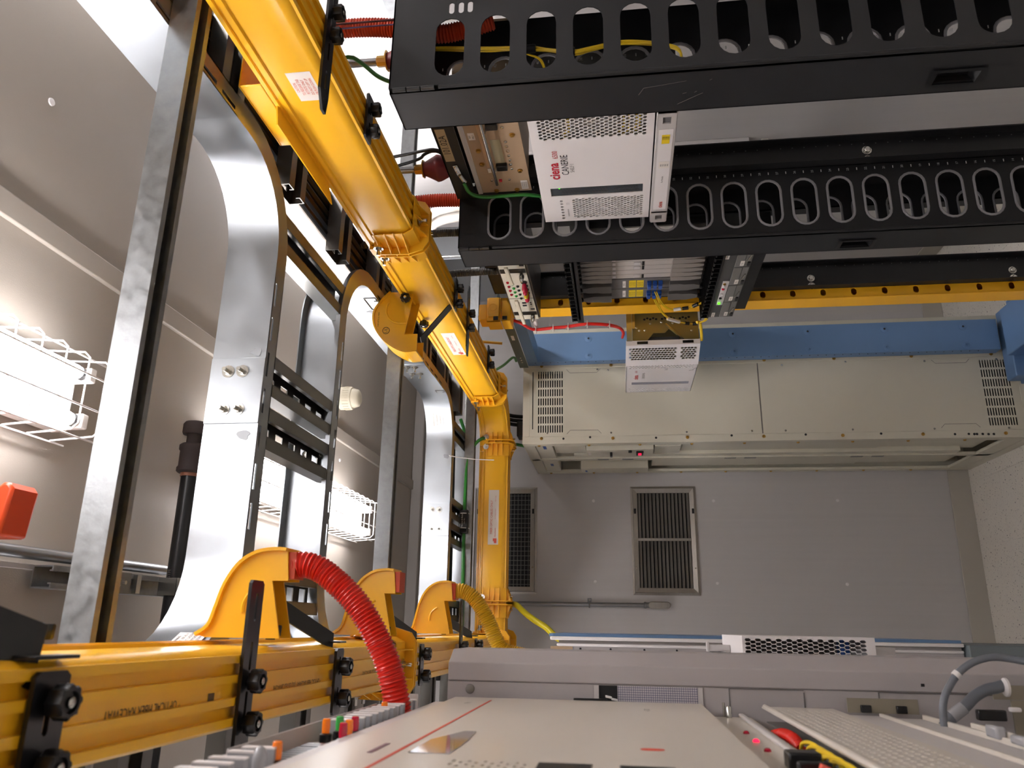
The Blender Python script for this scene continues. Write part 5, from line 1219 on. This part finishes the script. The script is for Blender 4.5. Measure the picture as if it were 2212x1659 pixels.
for k in range(37): b.box(-.1435, -.0835, yg+.0018, yg+.0021, 1.588+.0033*k-.0003, 1.588+.0033*k+.0003)
for k in range(18): b.box(-.1435+.0034*k-.0003, -.1435+.0034*k+.0003, yg+.0018, yg+.0021, 1.587, 1.708)
b.build('chart_lines', mat('violet_grid', '4a4870', .7), pg, smooth=0, kind='stuff')
for x, z in ((-.100, 1.722), (-.1035, 1.713)): MB().obox((x, yg+.0005, z), X*.0018, Y*.0012, V((-.001, 0, -.005))).build('clip', WIREW, gc, bevel=.0008)
MB().lathe([(.0075, 0), (.007, .0015), (.005, .0022)], (-.0935, yg+.0012, 1.940), -Y, 16).build('plug', GREYM, gc)
b = MB()
for z0, z1 in ((1.54, 1.431), (1.324, 1.10)):
    b.box(-.2, -.083, yg+.0002, yg+.0012, z0-.0008, z0+.0008); b.box(-.2, -.086, yg+.0002, yg+.0012, z1-.0008, z1+.0008); b.box(-.0838, -.0826, yg+.0002, yg+.0012, z1, z0)
b.build('door_outline', GREYD, gc, smooth=0, kind='stuff')
MB().box(-.0735, -.0695, yg-.0004, yg+.001, 1.2585, 1.2635).build('square_hole', BLACKD, gc)
# fuse panel on the left
XP = -.125
lf = thing('fuse_panel', 'ivory fuse panel with rows of clear fuses and small lamps under the red tube', 'fuse panel', (XP, .95, 1.99))
MB().box(XP-.003, XP, .55, 1.265, 1.966, 2.042).build('face', WHITEP, lf, bevel=.001)
MB().prism([(.745, 0), (.755, .012), (1.252, .012), (1.252, 0)], (0, 0, 2.0625), Y, X, Z*.002) if False else None
b = MB().box(XP, XP+.021, .70, 1.135, 2.040, 2.042); b.build('hood', FANG, lf, bevel=.0008)
b = MB().box(XP, XP+.02, .60, .68, 2.030, 2.032); b.build('hood', FANG, lf, bevel=.0008)
sg_ = MB().box(XP, XP+.026, 1.246, 1.248, 2.010, 2.050).build('chart_card', FANG, lf, bevel=.0008)
for k, s in enumerate(('FUSE', 'ASSIGNMENT', 'CHART')): text(s, sg_, (XP+.019-.006*k, 1.246, 2.03), Z, -X, .0062, INKG)
FU = MB().box(0, .022, -.0045, .0045, -.015, .015).mesh('fuse', CLEAR, smooth=0); FUB = MB().box(0, .010, -.005, .005, -.017, .017).mesh('fuse_base', BLKPL, smooth=0)
FUC = MB().box(.0221, .0235, -.0045, .0045, -.015, .015).mesh('fuse_cap', WHITE, smooth=0)
for k, y in enumerate([.722+.0125*i for i in range(7)]+[.813+.0125*i for i in range(2)]+[.935+.0125*i for i in range(9)]+[1.055+.012*i for i in range(2)]):
    fb_ = put(FUB, 'fuse_base', lf, (XP, y, 2.001)); put(FU, 'fuse', fb_, (XP, y, 2.001)); put(FUC, 'fuse_cap', fb_, (XP, y, 2.001))
for (y, z), m_ in zip(((.705, 1.998), (.88, 2.019), (.906, 2.013), (.849, 1.989), (.876, 1.992), (.908, 1.996), (1.085, 2.015)), (LENSO, LENSO, LENSG, LENSR, LENSO, LENSR, LENSO)):
    l = MB().lathe([(.0055, 0), (.0065, .006), (.0065, .012), (.0045, .013)], (XP, y, z), X, 12).build('lamp_base', BLKPL, lf)
    MB().lathe([(.0042, .0132), (.0046, .02), (.0042, .027), (.003, .028)], (XP, y, z), X, 12).build('lamp_cap', m_, l)
MB().lathe([(.006, 0), (.006, .02), (.004, .026), (.001, .028)], (XP, .675, 2.0), X, 12).build('clear_lamp', CLEAR, lf)
for y, m_ in ((1.235, INKR), (1.222, INKB)): MB().box(XP, XP+.0006, y-.003, y+.003, 1.998, 2.004).build('mark', m_, lf)
# big ivory panel
XV = -.104
wp = thing('equipment_shelf', 'large ivory fronted shelf with a thin orange line and a red oval', 'panel', (XV, .9, 1.585))
b = MB(); O = (XV, 0, 0)
for i in range(10):
    for j in range(2): b.cell(O, Y, Z, X*-.0025, (.655+.017*j, .672+.017*j, 1.776+.0065*i, 1.7825+.0065*i), stadium(.6635+.017*j+(.004 if i % 2 else -.003), 1.779+.0065*i, .009, .0032, 3))
b.rect(O, Y, Z, X*-.0025, .50, .655, 1.585, 1.958); b.rect(O, Y, Z, X*-.0025, .689, 1.278, 1.585, 1.958); b.rect(O, Y, Z, X*-.0025, .655, .689, 1.585, 1.776); b.rect(O, Y, Z, X*-.0025, .655, .689, 1.841, 1.958)
b.box(XV-.02, XV-.0025, 1.2755, 1.278, 1.585, 1.958); b.box(XV-.02, XV-.0025, .5, 1.278, 1.956, 1.958); b.box(XV-.02, XV-.0025, .5, 1.278, 1.585, 1.587)
bp = b.build('cover', WHITEP, wp, smooth=20)
MB().box(XV-.0002, XV+.0004, .5, 1.232, 1.8935, 1.8965).build('orange_line', INKR, bp)
text('FUJITSU', bp, (XV, 1.175, 1.92), Y, Z, .010, INKG) if False else text('FTM', bp, (XV, 1.178, 1.919), Y, Z, .012, INKG)
text('4-5000', bp, (XV, 1.15, 1.668), Y, Z, .012, INKG)
MB().prism(stadium(.785, 1.6745, .012, .022, 10), (XV+.0001, 0, 0), Y, Z, X*.0004).build('red_oval', INKR, bp)
MB().obox((XV+.0003, .735, 1.916), X*.0002, V((0, .028, 0)), Z*.0022).build('violet_mark', mat('violet_print', '7c5a66', .6), bp)
gl = MB().prism([(.715, 1.848), (.80, 1.848), (.868, 1.852), (.868, 1.864), (.80, 1.884), (.715, 1.884)], (XV+.0001, 0, 0), Y, Z, X*.0005).build('reflection_plate', mat('reflection_film', 'b8b4b0', .06, .6), bp, smooth=0)  # glossy plate added in the shape of a light reflection on the cover
for z0, z1 in ((1.7255, 1.769), (1.66, 1.704)): MB().box(XV-.001, XV+.0006, .62, .69, z0, z1).build('display', BLKPL, bp, bevel=.0006)
MB().box(XV-.012, XV+.003, 1.2785, 1.2835, 1.724, 1.775).build('latch', BLKPL, bp, bevel=.001)
MB().box(XV-.02, XV-.006, .52, 1.262, 1.9595, 1.9875).build('blank_strip', FANG, wp, bevel=.002)
MB().box(-.5, XV-.0205, .5, 1.285, 1.59, 1.955).build('chassis', GREYM, wp)
# lower lamp strip
ls = thing('lamp_strip', 'narrow ivory strip with three red lamps below the large ivory panel', 'panel', (-.125, .95, 1.50))
MB().box(-.14, -.1215, .5, 1.284, 1.512, 1.583).build('face', WHITEP, ls, bevel=.002); MB().box(-.1213, -.116, .80, 1.284, 1.523, 1.531).build('ridge', FANG, ls, bevel=.002)
for k, y in enumerate((1.085, 1.01, .935)): MB().lathe([(.004, 0), (.0038, .002), (.002, .0035)], (-.1215, y, 1.549), X, 10).build('lamp', LEDR if k == 1 else LENSR, ls)
MB().lathe([(.0045, 0), (.0045, .014), (.003, .016)], (-.1215, 1.272, 1.546), X, 12).build('stud', CHROME, ls); MB().lathe([(.002, 0), (.002, .02)], (-.1215, 1.28, 1.552), X, 8).build('stud', CHROME, ls)
b = MB().box(-.1213, -.106, .815, .84, 1.520, 1.550); b.box(-.1213, -.108, .775, .783, 1.520, 1.550); b.box(-.1213, -.112, .783, .815, 1.520, 1.526); b.build('black_clip', BLKPL, ls, bevel=.002)
b = MB()
for k in range(5): b.cyl((-.1213, .76-.018*k, 1.535), (-.108, .76-.018*k, 1.530), .005, n=8)
b.build('red_plugs', INKR, ls, kind='stuff')
# louvred fibre shelf
XG = -.105
ft = thing('fibre_shelf', 'ivory shelf with a slotted flip cover and yellow fibres behind it', 'network shelf', (XG, .95, 1.27))
b = MB(); O = (XG, 0, 0)
for j in range(8):
    for i in range(40):
        y0 = .60+.0158*i; z0 = 1.4085+.0098*j
        b.cell(O, Y, Z, X*-.002, (y0, y0+.0158, z0, z0+.0098), stadium(y0+.0079+(.002 if j % 2 else -.002), z0+.0049, .0095, .0042, 3), back=False)
b.rect(O, Y, Z, X*-.002, .52, .60, 1.398, 1.4985); b.rect(O, Y, Z, X*-.002, 1.232, 1.272, 1.398, 1.4985); b.rect(O, Y, Z, X*-.002, .60, 1.232, 1.4869, 1.4985); b.rect(O, Y, Z, X*-.002, .60, 1.232, 1.398, 1.4085)
cv = b.build('slotted_cover', WHITEP, ft, smooth=20)
MB().tube([(XG, .52, 1.498), (XG, 1.272, 1.494)], .0036, 8).build('lip', WHITEP, cv); MB().box(XG-.02, XG-.0188, .55, 1.26, 1.39, 1.495).build('liner', GREYM, cv)
MB().box(XG-.03, XG-.008, .52, 1.275, 1.335, 1.3915).build('drawer_front', FANG, ft, bevel=.002); MB().box(XG-.03, XG-.010, .52, 1.27, 1.278, 1.331).build('drawer_front', FANG, ft, bevel=.002)
for z in (1.334, 1.276): MB().box(XG-.012, XG-.004, .55, 1.268, z-.0025, z+.0025).build('edge', WHITEP, ft, bevel=.001)
for z in (1.352, 1.303):
    w_ = MB().box(XG-.005, XG+.015, 1.2765, 1.279, z-.0245, z+.0245).build('side_tab', mat('khaki_plate', '8a8272', .4), ft); MB().box(XG-.004, XG+.006, 1.270, 1.2764, z-.007, z+.007).build('catch', BLKPL, w_, bevel=.001)
o = corr([(-.130, 1.15, 1.503), (-.124, 1.11, 1.500), (-.123, 1.06, 1.498), (-.130, 1.02, 1.497)], .008, .005, 10).build('corrugated_tube', REDT, None); tag(o, 'short red corrugated tube stub above the slotted fibre cover', 'tube')
for k in range(5):
    o = cable([(-.130, 1.0-.03*k, 1.502), (-.118, .98-.032*k, 1.504), (-.113, .95-.035*k, 1.503), (-.113, .915-.035*k, 1.502), (-.120, .89-.035*k, 1.501)], .0022, .01, 6).build('fibre_jumper', YCAB, None); tag(o, 'yellow fibre jumper looping above the slotted fibre cover', 'cable', 'yellow fibres at the slotted cover')
MB().box(-.5, -.141, .5, 1.285, 1.27, 1.584).build('chassis', GREYM, ft)
# grey power leads at the lower left
o = cable([(-.04, 1.10, 1.05), (-.034, 1.16, 1.155), (-.029, 1.18, 1.188), (-.028, 1.18, 1.211), (-.035, 1.18, 1.235), (-.049, 1.18, 1.255), (-.067, 1.18, 1.269), (-.081, 1.18, 1.277), (-.099, 1.18, 1.281), (-.118, 1.18, 1.281)], .0048, .008, 10).build('grey_cable', mat('grey_cable', '6c7078', .4), None); tag(o, 'thin grey cable looping out in front of the grey cabinet', 'cable')
o = cable([(-.064, 1.205, 1.19), (-.067, 1.2, 1.202), (-.07, 1.2, 1.215), (-.079, 1.2, 1.231), (-.091, 1.2, 1.244), (-.104, 1.2, 1.261), (-.118, 1.2, 1.275)], .0075, .008, 12).build('grey_cable', MATS['grey_cable'], None); tag(o, 'thick grey cable entering the brown bracket below the thin one', 'cable')
o = MB().cyl((-.093, 1.2, 1.2465), (-.105, 1.2, 1.2635), .0085, n=12).build('cable_sleeve', CLEAR, None); tag(o, 'pale sleeve on the thick grey cable', 'sleeve')
o = MB().cyl((-.0485, 1.18, 1.2545), (-.053, 1.18, 1.2592), .0062, n=12).build('cable_tie', WIREW, None); tag(o, 'white tie on the thin grey cable', 'cable tie')
bb = thing('cable_bracket', 'brown grey metal bracket with a white bushing where the thick grey cable enters', 'bracket', (-.09, 1.25, 1.1))
b = MB().box(-.085, -.066, 1.248, 1.251, 1.0, 1.187); b.box(-.14, -.0855, 1.248, 1.251, 1.0, 1.165); b.build('plate', MATS['khaki_plate'], bb)
MB().lathe([(.006, 0), (.012, .001), (.012, .004), (.008, .006)], (-.066, 1.2, 1.187), Z, 16).build('bushing', WHITE, bb)
MB().box(-.10, -.094, 1.235, 1.246, 1.158, 1.172).build('white_clip', WHITE, bb, bevel=.002); MB().box(-.112, -.098, 1.235, 1.247, 1.178, 1.215).build('black_clip', BLKPL, bb, bevel=.002)
iv = thing('socket_strip', 'ivory strip with pairs of round holes at the lower right corner of the photo', 'panel', (-.11, 1.0, 1.2))
MB().box(-.16, -.112, .5, 1.12, 1.235, 1.272).build('face', WHITEP, iv, bevel=.002); MB().box(-.1118, -.104, .5, 1.12, 1.267, 1.272).build('lip', WHITEP, iv, bevel=.001)
for k in range(8):
    for d in (0, .014): MB().cyl((-.112, 1.06-.055*k-d, 1.253), (-.1105, 1.06-.055*k-d, 1.253), .0042, n=10).build('hole', BLKPL, iv)
MB().box(-.112, -.098, 1.02, 1.05, 1.2725, 1.284).build('clear_cap', CLEAR, iv, bevel=.003); MB().box(-.112, -.102, .96, .99, 1.2725, 1.284).build('clear_cap', CLEAR, iv, bevel=.003)
lr = thing('equipment_rack', 'pale grey rack frame carrying the ivory panels on the left', 'rack', (-.3, 1.0, 0))
for y0 in (.47, 1.2865): MB().box(-.32, -.142, y0, y0+.012, .02, 2.08).build('post', FANG, lr)
MB().box(-.32, -.142, .483, 1.286, 2.068, 2.08).build('top_bar', FANG, lr); MB().box(-.40, -.08, .47, 1.2985, 0, .0195).build('base', FANG, lr)
MB().box(-.32, -.145, .484, 1.285, .4, 1.20).build('blank_panel', FANG, lr)
# hexagon mesh shelf on the left, beyond the grey cabinet
s3_ = thing('network_shelf', 'white shelf with hexagon mesh side sticking out beyond the grey cabinet on the left', 'network shelf', (-.1, 1.9, 1.19), 'white mesh fronted shelves')
yh = 1.75; b = MB(); O = (0, yh, 0)
hexgrid(b, O, Z, X, Y*.002, 1.208, 1.446, -.083, -.0125, 23, 9, .0063, .0036)
R3 = lambda z0, z1, x0, x1: b.rect(O, Z, X, Y*.002, z0, z1, x0, x1)
R3(1.19, 1.452, -.0125, -.008); R3(1.19, 1.208, -.083, -.0125); R3(1.446, 1.452, -.083, -.0125); R3(1.19, 1.452, -.2, -.083)
b.box(-.2, -.008, yh+.002, 2.09, 1.450, 1.452); b.box(-.2, -.008, yh+.002, 2.09, 1.19, 1.192); b.box(-.010, -.008, yh+.002, 2.09, 1.192, 1.45); b.box(-.2, -.010, 2.088, 2.09, 1.192, 1.45)
b.build('hood', WHITE, s3_, smooth=20)
MB().box(-.15, -.02, 1.95, 1.955, 1.2, 1.445).build('cards', mat('shelf_inner', '8d8887', .5), s3_); MB().box(-.05, -.014, 1.80, 1.83, 1.228, 1.246).build('plug', BLUEL, s3_)
b = MB().box(-.046, -.024, 1.94, 1.965, 1.5, 1.505); b.box(-.045, -.03, 1.945, 1.96, 1.4525, 1.5); b.build('latch', FANG, s3_, bevel=.001); MB().box(-.058, -.046, 1.94, 1.96, 1.4525, 1.495).build('hook', BLKPL, s3_)
MB().box(-.044, -.027, 1.79, 1.82, 1.14, 1.1895).build('latch', FANG, s3_, bevel=.001); MB().box(-.058, -.044, 1.79, 1.82, 1.14, 1.1895).build('hook', BLKPL, s3_)
rk = thing('equipment_rack', 'grey rack frame behind the hexagon mesh shelf on the left', 'rack', (-.3, 1.9, 0))
for y in (1.62, 2.10): MB().box(-.34, -.21, y, y+.03, .02, 1.96).build('post', FANG, rk)
MB().box(-.34, -.21, 1.65, 2.10, 1.93, 1.96).build('top_bar', FANG, rk); MB().box(-.45, -.06, 1.6, 2.13, 0, .02).build('base', FANG, rk); MB().box(-.2099, -.2001, 1.76, 2.08, 1.2, 1.44).build('back_plate', FANG, rk)
# far left cabinet with blue edge
fc = thing('cabinet', 'pale cabinet with a blue edge strip, farthest back on the left', 'cabinet', (-.3, 2.9, 0))
MB().box(-.55, -.068, 2.63, 3.30, .69, 1.90).build('body', GREYC, fc, bevel=.002)
MB().box(-.024, -.0155, 2.62, 3.30, .69, 1.93).build('blue_edge', BLUE, fc)
MB().box(-.035, -.0245, 2.60, 2.66, .69, 1.925).build('white_post', WHITE, fc, bevel=.003); MB().box(-.044, -.0355, 2.625, 2.66, .69, 1.90).build('recess', FANG, fc); MB().box(-.0535, -.0445, 2.605, 2.66, .69, 1.905).build('white_post', WHITE, fc, bevel=.004)
MB().box(-.12, -.054, 2.612, 2.629, 1.855, 1.925).build('end_plate', TAN, fc); MB().box(-.12, -.054, 2.612, 2.629, .69, 1.85).build('front_strip', GREYC, fc)
for z in (1.83, 1.735, 1.63, 1.53, 1.4): MB().cyl((-.0605, 2.6118, z), (-.0605, 2.6105, z), .0035, n=8).build('hole', BLACKD, fc)
MB().box(-.55, -.0275, 2.58, 3.32, 0, .685).build('plinth', mat('blue_grey_paint', '6c7478', .5), fc, bevel=.003)
o = MB().bar((-.045, 2.75, 1.955), (-.085, 2.72, 1.99), .010, .003, up=(0, 1, 0)).build('bracket', CHROME, None) if False else None
